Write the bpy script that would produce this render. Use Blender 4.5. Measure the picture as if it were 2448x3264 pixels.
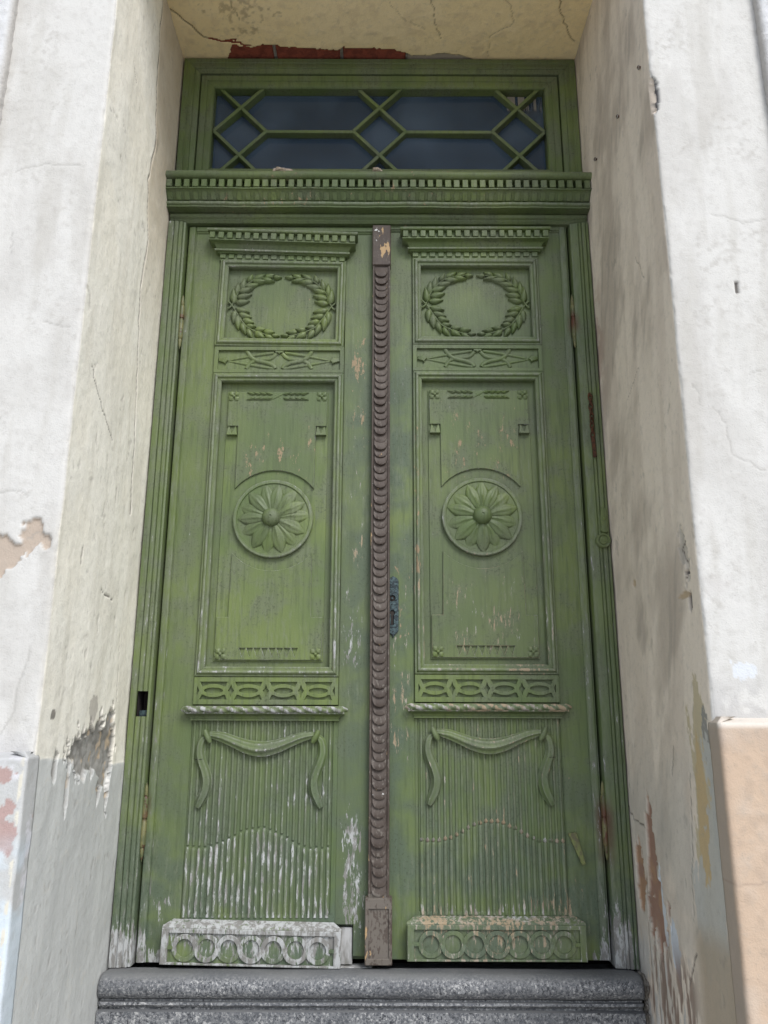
import bpy, bmesh, math, random
import numpy as np
from mathutils import Vector, Matrix
from mathutils.geometry import tessellate_polygon

for o in list(bpy.data.objects):
    bpy.data.objects.remove(o)
S = bpy.context.scene
R = math.radians
random.seed(7)

# ------------------------------------------------------------------ camera, sky, sun, exposure
cam = bpy.data.cameras.new("camera")
cam.sensor_fit = 'VERTICAL'
cam.sensor_height = 36.0
cam.lens = 0.78 * 36.0
cam.clip_start = 0.05
cam.clip_end = 500
camo = bpy.data.objects.new("camera", cam)
S.collection.objects.link(camo)
camo.location = (0, -2.5, 0)          # z = 0 is eye height, the pavement lies at -1.45
camo.rotation_euler = (Matrix.Rotation(R(90 + 14.6), 4, 'X') @ Matrix.Rotation(R(0.20), 4, 'Z')).to_euler()
S.camera = camo

SUN_EL, SUN_AZ = 46.0, -27.0          # azimuth: degrees to the left of straight in front of the wall
W = bpy.data.worlds.new("World")
S.world = W
W.use_nodes = True
wn = W.node_tree
sky = wn.nodes.new("ShaderNodeTexSky")
sky.sky_type = 'NISHITA'
sky.sun_disc = False
sky.sun_elevation = R(SUN_EL)
sky.sun_rotation = R(180 + SUN_AZ)
sky.air_density = 1.0
sky.dust_density = 1.0
sky.ozone_density = 1.0
hs = wn.nodes.new("ShaderNodeHueSaturation")     # thin even cloud: the sky keeps little blue
hs.inputs["Saturation"].default_value = 0.48
wn.links.new(sky.outputs[0], hs.inputs["Color"])
bg = wn.nodes["Background"]
bg.inputs["Strength"].default_value = 0.115
wn.links.new(hs.outputs[0], bg.inputs["Color"])

sl = bpy.data.lights.new("sun", 'SUN')
sl.energy = 1.45
sl.angle = R(26)
sl.color = (1.0, 0.985, 0.965)
so = bpy.data.objects.new("sun", sl)
S.collection.objects.link(so)
sd = Vector((-math.sin(R(SUN_AZ)) * math.cos(R(SUN_EL)), -math.cos(R(SUN_AZ)) * math.cos(R(SUN_EL)), math.sin(R(SUN_EL))))
so.rotation_euler = sd.to_track_quat('Z', 'Y').to_euler()

S.view_settings.view_transform = 'Standard'
S.view_settings.look = 'None'
S.view_settings.gamma = 1.0
S.view_settings.exposure = 0.88
S.view_settings.use_curve_mapping = False
S.render.engine = 'CYCLES'
S.cycles.max_bounces = 8
S.cycles.diffuse_bounces = 5

# ------------------------------------------------------------------ object helpers
C = S.collection
ORG = {}                                # world origin of every object built here
CLEAN = Vector((0, 0, 0))

def empty(name, loc, label=None, cat=None, group=None):
    o = bpy.data.objects.new(name, None)
    o.empty_display_size = 0.05
    C.objects.link(o)
    o.location = loc
    ORG[o] = Vector(loc)
    tag(o, label, cat, group)
    return o

def tag(o, label=None, cat=None, group=None, kind=None):
    if label: o["label"] = label
    if cat: o["category"] = cat
    if group: o["group"] = group
    if kind: o["kind"] = kind
    elif cat: o["kind"] = "thing"
    return o

def mk_mesh(name, V, F, mat, ang=35, ridge=None, col=None):
    me = bpy.data.meshes.new(name)
    me.from_pydata([tuple(v) for v in V], [], F)
    me.update()
    if ang:
        me.shade_smooth()
        me.set_sharp_from_angle(angle=R(ang))
    me.materials.append(mat)
    if ridge is not None:
        a = me.attributes.new("ridge", 'FLOAT', 'POINT')
        a.data.foreach_set("value", np.asarray(ridge, dtype=np.float32))
    if col is not None:
        a = me.color_attributes.new("Col", 'FLOAT_COLOR', 'POINT')
        a.data.foreach_set("color", np.asarray(col, dtype=np.float32).ravel())
    return me

def add(name, V, F, mat, parent=None, org=None, **kw):
    """one mesh object; V in world metres"""
    base = ORG[parent] if parent else Vector((0, 0, 0))
    if org is None:
        org = base
    org = Vector(org)
    V = [(v[0] - org.x, v[1] - org.y, v[2] - org.z) for v in V]
    o = bpy.data.objects.new(name, mk_mesh(name, V, F, mat, **kw))
    C.objects.link(o)
    o.parent = parent
    o.location = org - base
    ORG[o] = org
    return o

def inst(name, me, parent, loc, rot=(0, 0, 0), sc=(1, 1, 1)):
    o = bpy.data.objects.new(name, me)
    C.objects.link(o)
    o.parent = parent
    o.location = Vector(loc) - (ORG[parent] if parent else Vector((0, 0, 0)))
    o.rotation_euler = rot
    o.scale = sc
    ORG[o] = Vector(loc)
    return o

# ------------------------------------------------------------------ shape helpers (return V, F)
def box(x0, x1, y0, y1, z0, z1, b=0.0015):
    """box with chamfered edges"""
    b = min(b, (x1 - x0) / 3, (y1 - y0) / 3, (z1 - z0) / 3)
    bm = bmesh.new()
    bmesh.ops.create_cube(bm, size=1)
    for v in bm.verts:
        v.co = Vector((x0 if v.co.x < 0 else x1, y0 if v.co.y < 0 else y1, z0 if v.co.z < 0 else z1))
    if b > 0:
        bmesh.ops.bevel(bm, geom=bm.edges[:], offset=b, segments=1, affect='EDGES', profile=0.5)
    return from_bm(bm)

def from_bm(bm):
    bm.normal_update()
    bm.verts.index_update()
    V = [tuple(v.co) for v in bm.verts]
    F = [tuple(v.index for v in f.verts) for f in bm.faces]
    bm.free()
    return V, F

def join(*parts):
    V, F = [], []
    for v, f in parts:
        n = len(V)
        V += list(v)
        F += [tuple(i + n for i in q) for q in f]
    return V, F

def grid(rows, closed=False):
    """rows: list of equally long point lists"""
    V = [p for r in rows for p in r]
    n = len(rows[0])
    F = []
    for i in range(len(rows) - 1):
        for j in range(n if closed else n - 1):
            k = (j + 1) % n
            F.append((i * n + j, i * n + k, (i + 1) * n + k, (i + 1) * n + j))
    return V, F

def extr_x(prof, x0, x1, caps=True):
    """prof: (y, z) from top to bottom, open at the back"""
    V, F = grid([[(x0, y, z) for y, z in prof], [(x1, y, z) for y, z in prof]])
    n = len(prof)
    if caps:
        F += [tuple(range(n)), tuple(range(2 * n - 1, n - 1, -1))]
    return V, F

def extr_z(prof, z0, z1):
    """prof: (x, y) plan, extruded upwards"""
    V, F = grid([[(x, y, z0) for x, y in prof], [(x, y, z1) for x, y in prof]])
    n = len(prof)
    F += [tuple(range(n - 1, -1, -1)), tuple(range(n, 2 * n))]
    return V, F

def crown(prof, xc, hw, yb=0.0):
    """moulding with mitred returns; prof: (projection, z)"""
    rows = []
    for k in range(4):
        r = []
        for p, z in prof:
            x = xc - hw - p if k < 2 else xc + hw + p
            y = yb if k in (0, 3) else -p
            r.append((x, y, z))
        rows.append(r)
    V, F = grid(rows)
    n = len(prof)
    F.append((0, n, 2 * n, 3 * n))
    F.append((n - 1, 4 * n - 1, 3 * n - 1, 2 * n - 1))
    return V, F

def mitred(x0, x1, z0, z1, prof):
    """four mitred rails round a rectangle; prof: (inset, projection). returns 4 (V, F)"""
    out = []
    cs = [(x0, z0), (x1, z0), (x1, z1), (x0, z1)]
    ins = [(1, 1), (-1, 1), (-1, -1), (1, -1)]
    for k in range(4):
        a, b = k, (k + 1) % 4
        g = 0.0004
        dx = (cs[b][0] > cs[a][0]) - (cs[b][0] < cs[a][0])
        dz = (cs[b][1] > cs[a][1]) - (cs[b][1] < cs[a][1])
        r1 = [(cs[a][0] + ins[a][0] * d + dx * g, -p, cs[a][1] + ins[a][1] * d + dz * g) for d, p in prof]
        r2 = [(cs[b][0] + ins[b][0] * d - dx * g, -p, cs[b][1] + ins[b][1] * d - dz * g) for d, p in prof]
        out.append(grid([r1, r2]))
    return out

def signed(lp):
    return sum(a[0] * b[1] - b[0] * a[1] for a, b in zip(lp, lp[1:] + lp[:1]))

def plate(loops, yf, yb, ch=0.0012):
    """flat cut-out: first loop outline, others holes; (x, z) points, front at yf"""
    V, F = [], []
    front = []
    for k, lp in enumerate(loops):
        lp = list(lp)
        if (signed(lp) > 0) != (k == 0):
            lp.reverse()
        n = len(lp)
        ins = []
        for i in range(n):
            p0, p1, p2 = Vector(lp[i - 1]), Vector(lp[i]), Vector(lp[(i + 1) % n])
            e1, e2 = (p1 - p0).normalized(), (p2 - p1).normalized()
            nn = Vector((-e1.y - e2.y, e1.x + e2.x))
            if nn.length < 1e-6:
                nn = Vector((-e1.y, e1.x))
            nn.normalize()
            c = max(0.5, abs(nn.dot(Vector((-e1.y, e1.x)))))
            ins.append(p1 + nn * ch / c)
        b = len(V)
        V += [(p.x, yf, p.y) for p in ins]
        V += [(p[0], yf + ch, p[1]) for p in lp]
        V += [(p[0], yb, p[1]) for p in lp]
        for i in range(n):
            j = (i + 1) % n
            F.append((b + i, b + n + i, b + n + j, b + j))
            F.append((b + n + i, b + 2 * n + i, b + 2 * n + j, b + n + j))
        front.append([(b + i, p) for i, p in enumerate(ins)])
    flat = [q for l in front for q in l]
    tri = tessellate_polygon([[Vector((p.x, p.y, 0)) for _, p in l] for l in front])
    for t in tri:
        a, b_, c = (flat[i][1] for i in t)
        cr = (b_ - a).x * (c - a).y - (b_ - a).y * (c - a).x
        idx = tuple(flat[i][0] for i in t)
        F.append(idx if cr > 0 else idx[::-1])
    return V, F

def edge_ridge(loops, a=2.0):
    """wear value for plate(): worn along the cut edge only"""
    out = []
    for lp in loops:
        n = len(lp)
        out += [0.0] * n + [a] * n + [0.0] * n
    return out

def fold_ridge(npts, n, nf, tw, sub, a=0.9):
    return [a * max(0.0, math.cos(nf * 2 * math.pi * k / n + tw * i)) for i in range((npts - 1) * sub + 1) for k in range(n)]

def sweep(pts, n=12, fold=0.0, nf=3, flat=1.0, y0=0.0, tw=0.0, sub=4):
    """tube in the x-z plane: pts (x, z, r); flat squeezes it in depth"""
    P = [Vector(p) for p in pts]
    Q = []
    for i in range(len(P) - 1):
        a, b, c, d = P[max(i - 1, 0)], P[i], P[i + 1], P[min(i + 2, len(P) - 1)]
        for k in range(sub):
            t = k / sub
            Q.append(0.5 * ((2 * b) + (c - a) * t + (2 * a - 5 * b + 4 * c - d) * t * t + (3 * b - a - 3 * c + d) * t ** 3))
    Q.append(P[-1])
    rows = []
    for i, q in enumerate(Q):
        t = (Q[min(i + 1, len(Q) - 1)] - Q[max(i - 1, 0)])
        t = Vector((t.x, t.y)).normalized()
        nx, nz = -t.y, t.x
        row = []
        for k in range(n):
            f = 2 * math.pi * k / n
            r = q.z * (1 + fold * math.cos(nf * f + tw * i))
            row.append((q.x + nx * r * math.cos(f), y0 - flat * r * math.sin(f), q.y + nz * r * math.cos(f)))
        rows.append(row)
    V, F = grid(rows, True)
    m = len(Q)
    F += [tuple(range(n)), tuple(range(m * n - 1, (m - 1) * n - 1, -1))]
    return V, F

def lathe_y(prof, n=32, cx=0, cz=0):
    """turned about the y axis; prof (radius, y)"""
    rows = []
    for r, y in prof:
        rows.append([(cx + r * math.cos(2 * math.pi * k / n), y, cz + r * math.sin(2 * math.pi * k / n)) for k in range(n)])
    return grid(rows, True)

def lathe_z(prof, n=12, cx=0, cy=0):
    rows = []
    for r, z in prof:
        rows.append([(cx + r * math.cos(2 * math.pi * k / n), cy + r * math.sin(2 * math.pi * k / n), z) for k in range(n)])
    V, F = grid(rows, True)
    m = len(prof)
    return V, F + [tuple(range(n - 1, -1, -1)), tuple(range((m - 1) * n, m * n))]

def leafshape(L, w, h, ns=6, nc=4, rnd=0.62):
    """laurel leaf lying on y=0 from (0,0) along +x"""
    rows = []
    for i in range(ns + 1):
        t = i / ns
        hw = w * (math.sin(math.pi * min(1, t ** rnd)) ** 0.75) if 0 < t < 1 else 0.0006
        rise = h * (0.35 + 0.65 * math.sin(math.pi * min(1, 0.12 + 0.8 * t)))
        row = []
        for k in range(nc + 1):
            u = -1 + 2 * k / nc
            y = -rise * (1 - 0.75 * u * u) - (0.0008 if abs(u) < 0.1 else 0)
            row.append((L * t, y, hw * u))
        row = [(L * t, 0.004, -hw)] + row + [(L * t, 0.004, hw)]
        rows.append(row)
    return grid(rows)

# ------------------------------------------------------------------ noise (numpy)
def vnoise(u, v, seed):
    iu, iv = np.floor(u).astype(np.int64), np.floor(v).astype(np.int64)
    fu, fv = u - iu, v - iv
    fu, fv = fu * fu * (3 - 2 * fu), fv * fv * (3 - 2 * fv)
    def h(a, b):
        n = (a * 374761393 + b * 668265263 + seed * 974634777) & 0x7fffffff
        n = ((n ^ (n >> 13)) * 1274126177) & 0x7fffffff
        return ((n ^ (n >> 16)) & 0xffff) / 65535.0
    return (h(iu, iv) * (1 - fu) + h(iu + 1, iv) * fu) * (1 - fv) + (h(iu, iv + 1) * (1 - fu) + h(iu + 1, iv + 1) * fu) * fv

def fbm(u, v, su, sv, oc=4, seed=1):
    t, a, s = 0, 1.0, 0
    for k in range(oc):
        t = t + a * vnoise(u * su * 2 ** k + 17.3 * k, v * sv * 2 ** k + 9.1 * k, seed + k)
        s += a
        a *= 0.55
    return t / s

def sst(x, a, b):
    t = np.clip((x - a) / (b - a), 0, 1)
    return t * t * (3 - 2 * t)

def polyd(u, v, pts):
    d = np.full(u.shape, 9.0)
    for (a, b), (c, e) in zip(pts[:-1], pts[1:]):
        L = (c - a) ** 2 + (e - b) ** 2 + 1e-12
        t = np.clip(((u - a) * (c - a) + (v - b) * (e - b)) / L, 0, 1)
        d = np.minimum(d, np.hypot(u - a - t * (c - a), v - b - t * (e - b)))
    return d

def wob(pts, amp, seed, n=5):
    """break a polyline up so that it reads as a crack"""
    rr = random.Random(seed)
    out = [pts[0]]
    for a, b in zip(pts[:-1], pts[1:]):
        for k in range(1, n + 1):
            t = k / n
            j = amp if k < n else amp * 0.3
            out.append((a[0] + (b[0] - a[0]) * t + rr.uniform(-j, j), a[1] + (b[1] - a[1]) * t + rr.uniform(-j, j)))
    return out

def blob(u, v, cu, cv, ru, rv, nz, amt=0.9):
    """ragged patch mask"""
    rag = fbm(u, v, 95, 60, 3, 777) - 0.5
    d = np.hypot((u - cu) / ru, (v - cv) / rv) + (nz - 0.5) * 2.6 * amt + rag * 1.0 * min(1, amt)
    return sst(-d, -1.02, -0.95)

def lerp(col, m, c):
    return col * (1 - m[..., None]) + np.array(c) * m[..., None]

# ------------------------------------------------------------------ materials
class NT:
    """small helper for node graphs"""
    def __init__(s, name, rough=0.6, spec=0.4):
        s.m = bpy.data.materials.new(name)
        s.m.use_nodes = True
        s.t = s.m.node_tree
        s.b = s.t.nodes["Principled BSDF"]
        s.b.inputs["Roughness"].default_value = rough
        s.b.inputs["Specular IOR Level"].default_value = spec
        s.geo = s.t.nodes.new("ShaderNodeNewGeometry")
        s.P = s.geo.outputs["Position"]
        sp = s.t.nodes.new("ShaderNodeSeparateXYZ")
        s.t.links.new(s.P, sp.inputs[0])
        s.X, s.Y, s.Z = sp.outputs
    def put(s, sock, v):
        if isinstance(v, bpy.types.NodeSocket):
            s.t.links.new(v, sock)
        elif isinstance(v, (tuple, list)) and len(v) == 3 and sock.type == 'RGBA':
            sock.default_value = (*v, 1)
        else:
            sock.default_value = v
    def math(s, op, a, b=0.0, clamp=False):
        n = s.t.nodes.new("ShaderNodeMath")
        n.operation = op
        n.use_clamp = clamp
        s.put(n.inputs[0], a)
        s.put(n.inputs[1], b)
        return n.outputs[0]
    def add(s, a, b): return s.math('ADD', a, b)
    def mul(s, a, b): return s.math('MULTIPLY', a, b)
    def mx(s, a, b): return s.math('MAXIMUM', a, b)
    def noise(s, sc=(1, 1, 1), scale=1.0, det=3.0, rough=0.55, dist=0.0, off=0.0):
        mp = s.t.nodes.new("ShaderNodeMapping")
        mp.inputs["Scale"].default_value = sc
        mp.inputs["Location"].default_value = (off, off * 0.7, off * 1.3)
        s.t.links.new(s.P, mp.inputs[0])
        n = s.t.nodes.new("ShaderNodeTexNoise")
        n.inputs["Scale"].default_value = scale
        n.inputs["Detail"].default_value = det
        n.inputs["Roughness"].default_value = rough
        n.inputs["Distortion"].default_value = dist
        s.t.links.new(mp.outputs[0], n.inputs["Vector"])
        return n.outputs["Fac"]
    def rng(s, v, a, b, c=0.0, d=1.0, smooth=True):
        n = s.t.nodes.new("ShaderNodeMapRange")
        n.interpolation_type = 'SMOOTHSTEP' if smooth else 'LINEAR'
        for i, q in enumerate((v, a, b, c, d)):
            s.put(n.inputs[i], q)
        return n.outputs[0]
    def mix(s, f, a, b):
        n = s.t.nodes.new("ShaderNodeMix")
        n.data_type = 'RGBA'
        s.put(n.inputs[0], f)
        s.put(n.inputs[6], a)
        s.put(n.inputs[7], b)
        return n.outputs[2]
    def zone(s, x0, x1, z0, z1, w=1.0, sx=0.015, sz=0.05):
        """soft-edged rectangle on the facade"""
        a = s.mul(s.rng(s.X, x0 - sx, x0 + sx), s.rng(s.X, x1 + sx, x1 - sx))
        b = s.mul(s.rng(s.Z, z0 - sz, z0 + sz), s.rng(s.Z, z1 + sz, z1 - sz))
        return s.mul(s.mul(a, b), w)
    def attr(s, name, out="Fac"):
        n = s.t.nodes.new("ShaderNodeAttribute")
        n.attribute_name = name
        return n.outputs[out]
    def bump(s, h, dist=0.002, strength=0.6):
        n = s.t.nodes.new("ShaderNodeBump")
        n.inputs["Distance"].default_value = dist
        n.inputs["Strength"].default_value = strength
        s.t.links.new(h, n.inputs["Height"])
        s.t.links.new(n.outputs[0], s.b.inputs["Normal"])
    def col(s, c): s.put(s.b.inputs["Base Color"], c)
    def rough(s, c): s.put(s.b.inputs["Roughness"], c)

def green_paint():
    s = NT("old_green_paint", 0.52, 0.35)
    mid = s.noise(scale=9, det=4, off=3)
    big = s.noise(scale=2.1, det=2)
    grain = s.noise((1, 1, 0.07), 105, 2, off=5)
    fine = s.noise(scale=150, det=2, off=8)
    chip0 = s.noise((1, 1, 0.20), 92, 5, 0.70, 0.25, off=31)
    tchip0 = s.noise((1, 1, 0.32), 62, 5, 0.70, 0.2, off=51)
    c = s.mix(s.rng(big, 0.36, 0.64), (0.146, 0.190, 0.058), (0.096, 0.138, 0.050))
    c = s.mix(s.mul(s.rng(mid, 0.42, 0.66), 0.70), c, (0.128, 0.148, 0.098))
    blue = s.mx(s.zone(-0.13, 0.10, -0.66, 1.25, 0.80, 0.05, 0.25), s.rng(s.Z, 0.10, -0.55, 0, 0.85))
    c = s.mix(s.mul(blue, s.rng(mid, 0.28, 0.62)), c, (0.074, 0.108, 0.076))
    c = s.mix(s.rng(grain, 0.46, 0.72, 0, 0.45), c, (0.055, 0.078, 0.030))
    oi = s.t.nodes.new("ShaderNodeObjectInfo")                  # every piece weathered a little differently
    c = s.mix(s.rng(oi.outputs["Random"], 0, 1, 0.0, 0.42, False), c, (0.092, 0.112, 0.068))
    # mildew specks and chalked, dusty paint
    sp = s.mul(s.rng(fine, 0.56, 0.66), s.rng(mid, 0.42, 0.60))
    c = s.mix(s.mul(sp, 0.48), c, (0.040, 0.048, 0.024))
    c = s.mix(s.mul(s.rng(chip0, 0.50, 0.66), s.rng(big, 0.58, 0.40, 0.05, 0.40)), c, (0.165, 0.188, 0.130))
    rid = s.attr("ridge")
    c = s.mix(s.mul(s.math('MINIMUM', rid, 1.0), s.rng(chip0, 0.36, 0.60, 0.10, 0.60)), c, (0.215, 0.232, 0.190))
    # rust run around the hinges
    ru = s.mx(s.zone(0.632, 0.662, 1.290, 1.345, 1, 0.012, 0.03), s.zone(0.628, 0.670, -0.385, -0.235, 1, 0.014, 0.05))
    ru = s.mx(ru, s.mx(s.zone(-0.697, -0.683, 1.33, 1.37, 0.5, 0.006, 0.02), s.zone(-0.70, -0.684, -0.27, -0.22, 0.5, 0.006, 0.02)))
    c = s.mix(s.mul(ru, s.rng(mid, 0.25, 0.65, 0.35, 0.95)), c, (0.080, 0.026, 0.014))
    # worn paint: where, and how much (w everywhere there, r only on proud edges)
    w = s.zone(-0.645, -0.09, -0.72, -0.548, 0.045, 0.01, 0.012)
    for z in [(-0.775, -0.690, -0.72, -0.57, 0.25, .01, .09), (-0.70, -0.615, -0.72, -0.62, 0.22, .01, .07),
              (0.640, 0.700, -0.72, -0.54, 0.27, .012, .09), (0.585, 0.650, -0.72, -0.60, 0.20, .02, .06), (-0.122, -0.055, -0.62, -0.24, 0.150, .022, .12),
              (-0.125, -0.062, 0.12, 0.36, 0.140, .018, .10), (-0.112, -0.058, 0.45, 1.00, 0.095, .02, .10), (-0.66, -0.61, -0.56, -0.46, 0.17, .02, .05),
              (0.022, 0.085, -0.12, 0.44, 0.100, .015, .10), (0.09, 0.55, -0.56, -0.50, 0.125, .01, .05), (0.06, 0.60, -0.66, -0.53, 0.050, .01, .01), (0.2, 0.50, 0.2, 0.46, 0.075, .03, .05)]:
        w = s.mx(w, s.zone(*z))
    r = s.mx(s.rng(s.Z, 1.05, 0.0, 0.055, 0.150), s.zone(-0.645, -0.10, -0.70, -0.36, 0.170, .01, .10))
    w = s.add(w, s.mul(rid, r))
    chip = s.add(s.mul(chip0, 0.70), s.add(s.mul(mid, 0.22), s.mul(big, 0.08)))
    f = s.rng(s.add(chip, w), 0.650, 0.690)
    prim = s.mix(s.rng(tchip0, 0.42, 0.56), (0.40, 0.41, 0.41), (0.205, 0.20, 0.19))
    tanw = s.mx(s.zone(0.02, 0.60, -0.68, 0.55, 0.85, .01, .1), s.zone(-0.115, -0.05, 0.4, 1.4, 0.8, .01, .1))
    prim = s.mix(s.mul(tanw, s.rng(mid, 0.38, 0.58)), prim, (0.33, 0.25, 0.155))
    c = s.mix(f, c, prim)
    # bare wood, tan, on the flat upper fields
    tw = s.zone(-0.49, -0.22, 0.76, 0.96, 0.115, .06, .10)
    for z in [(0.19, 0.47, 0.74, 1.06, 0.088, .05, .06), (-0.112, -0.058, 0.90, 1.32, 0.135, .018, .10), (0.02, 0.09, 0.15, 0.6, 0.10, .015, .1),
              (0.098, 0.116, 0.2, 1.0, 0.13, .006, .1), (-0.60, 0.4, 1.73, 1.90, 0.085, .05, .02)]:
        tw = s.mx(tw, s.zone(*z))
    f2 = s.rng(s.add(s.add(s.mul(tchip0, 0.74), s.mul(mid, 0.26)), tw), 0.668, 0.705)
    c = s.mix(s.mul(f2, 0.9), c, (0.305, 0.225, 0.145))
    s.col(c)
    s.rough(s.add(s.mul(s.mx(f, f2), 0.28), s.rng(mid, 0.3, 0.7, 0.42, 0.60)))
    s.bump(s.add(s.mul(grain, 0.6), s.add(s.mul(fine, 0.40), s.mul(chip0, -0.7))), 0.0014, 0.7)
    return s.m

def brown_paint():
    s = NT("weathered_brown_paint", 0.55, 0.35)
    mid = s.noise(scale=14, det=4)
    fine = s.noise((1, 1, 0.5), 150, 4, off=4)
    c = s.mix(s.rng(mid, 0.35, 0.65), (0.056, 0.041, 0.033), (0.082, 0.064, 0.053))
    grey = s.add(s.mul(fine, 0.7), s.mul(s.noise(scale=22, det=3, off=9), 0.3))
    g = s.rng(s.add(grey, s.mx(s.rng(s.Z, 0.6, 0.0, 0, 0.022), s.zone(-0.06, 0.03, -0.69, -0.478, 0.16, .02, .004))), 0.56, 0.66)
    c = s.mix(s.mul(g, 0.60), c, (0.180, 0.162, 0.140))
    t = s.add(s.noise((1, 1, 0.35), 60, 4, off=17), s.mx(s.zone(-0.02, 0.02, 1.54, 1.68, 0.16, .008, .02), s.zone(-0.056, -0.040, -0.68, 0.75, 0.13, .003, .03)))
    f = s.rng(t, 0.70, 0.73)
    c = s.mix(f, c, (0.42, 0.285, 0.15))
    wv = s.rng(s.add(s.noise(scale=40, det=3, off=23), s.zone(-0.04, 0.02, 1.635, 1.69, 0.10, .01, .01)), 0.725, 0.74)
    c = s.mix(wv, c, (0.62, 0.62, 0.60))
    s.col(c)
    h = s.add(s.mul(s.noise((1, 1, 0.07), 130, 3, off=31), 0.6), s.add(s.mul(fine, 0.5), s.mul(s.mx(f, wv), -0.6)))
    s.bump(h, 0.0012, 0.7)
    return s.m

def plaster(name, grain=1.0, rough=0.9):
    """colour of limewash, stains and patches comes with the mesh; grain and hairlines from nodes"""
    s = NT(name, rough, 0.2)
    c = s.attr("Col", "Color")
    n1 = s.noise(scale=48, det=6, rough=0.62, off=2)
    n2 = s.noise(scale=260, det=2, off=5)
    c = s.mix(s.rng(n1, 0.48, 0.74, 0, 0.22), c, (0.34, 0.32, 0.29))
    c = s.mix(s.rng(n2, 0.64, 0.74, 0, 0.30), c, (0.22, 0.21, 0.19))
    s.col(c)
    s.bump(s.add(s.mul(n1, 1.0), s.mul(n2, 0.5)), 0.0022 * grain, 0.65)
    return s.m

def granite():
    s = NT("grey_granite", 0.6, 0.4)
    a = s.noise(scale=130, det=3, rough=0.75)
    b = s.noise(scale=150, det=2, off=7)
    d = s.noise(scale=7, det=4, off=11)
    c = s.mix(s.rng(a, 0.43, 0.55), (0.088, 0.093, 0.104), (0.205, 0.210, 0.218))
    c = s.mix(s.rng(b, 0.58, 0.64), c, (0.38, 0.38, 0.378))
    c = s.mix(s.rng(b, 0.40, 0.34), c, (0.034, 0.036, 0.042))
    c = s.mix(s.rng(d, 0.42, 0.64, 0, 0.50), c, (0.082, 0.087, 0.097))
    up = s.t.nodes.new("ShaderNodeSeparateXYZ")
    s.t.links.new(s.geo.outputs["Normal"], up.inputs[0])
    dust = s.mul(s.rng(up.outputs[2], 0.45, 0.95), 0.85)          # trodden dust on the tread
    c = s.mix(dust, c, s.mix(s.rng(d, 0.35, 0.7), (0.125, 0.130, 0.137), (0.175, 0.178, 0.18)))
    s.col(c)
    s.bump(s.add(s.mul(a, 0.5), s.mul(d, 1.0)), 0.003, 0.6)
    return s.m

def simple(name, c1, c2, scale=30, rough=0.7, spec=0.3, metal=0.0, sc=(1, 1, 1), bump=0.001, det=4, lo=0.38, hi=0.64):
    s = NT(name, rough, spec)
    n = s.noise(sc, scale, det)
    s.col(s.mix(s.rng(n, lo, hi), c1, c2))
    s.b.inputs["Metallic"].default_value = metal
    if bump:
        s.bump(s.noise(sc, scale * 3, 4, off=4), bump, 0.7)
    return s.m

def hinge_mat():
    s = NT("painted_hinge_iron", 0.5, 0.45)
    n = s.noise((1, 1, 0.4), 60, 4)
    c = s.mix(s.rng(n, 0.42, 0.58), (0.150, 0.145, 0.060), (0.085, 0.098, 0.042))
    z = s.mx(s.mx(s.zone(0, 0.8, 1.30, 1.355, 1, .01, .02), s.zone(0, 0.8, -0.35, -0.24, 1, .01, .03)), s.mx(s.zone(-0.8, 0, 1.33, 1.345, 0.8, .01, .006), s.zone(-0.8, 0, -0.285, -0.26, 0.8, .01, .01)))
    c = s.mix(s.mul(z, s.rng(n, 0.3, 0.55)), c, (0.095, 0.034, 0.018))
    c = s.mix(s.rng(s.noise(scale=90, det=3, off=5), 0.60, 0.66), c, (0.075, 0.04, 0.022))
    s.col(c)
    s.bump(n, 0.001, 0.6)
    return s.m

def glass():
    s = NT("dusty_sky_tinted_glass", 0.06, 0.5)
    s.b.inputs["Transmission Weight"].default_value = 1.0
    s.b.inputs["IOR"].default_value = 1.45
    s.col((0.72, 0.78, 0.84))
    d = s.t.nodes.new("ShaderNodeBsdfDiffuse")
    dn = s.noise(scale=4, det=2)
    drip = s.mul(s.rng(s.noise((1, 1, 0.02), 80, 1, off=4), 0.50, 0.56), s.zone(0.45, 0.60, 2.24, 2.36, 0.9, .02, .02))
    s.put(d.inputs["Color"], s.mix(drip, s.mix(s.rng(dn, 0.3, 0.8), (0.078, 0.124, 0.196), (0.108, 0.150, 0.208)), (0.34, 0.30, 0.25)))  # dust film; its blue is a painted stand-in for sky reflected in the panes
    m = s.t.nodes.new("ShaderNodeMixShader")
    s.put(m.inputs[0], s.mx(s.rng(dn, 0.3, 0.75, 0.30, 0.60), drip))
    s.t.links.new(s.b.outputs[0], m.inputs[1])
    s.t.links.new(d.outputs[0], m.inputs[2])
    s.t.links.new(m.outputs[0], s.t.nodes["Material Output"].inputs[0])
    return s.m

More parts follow.
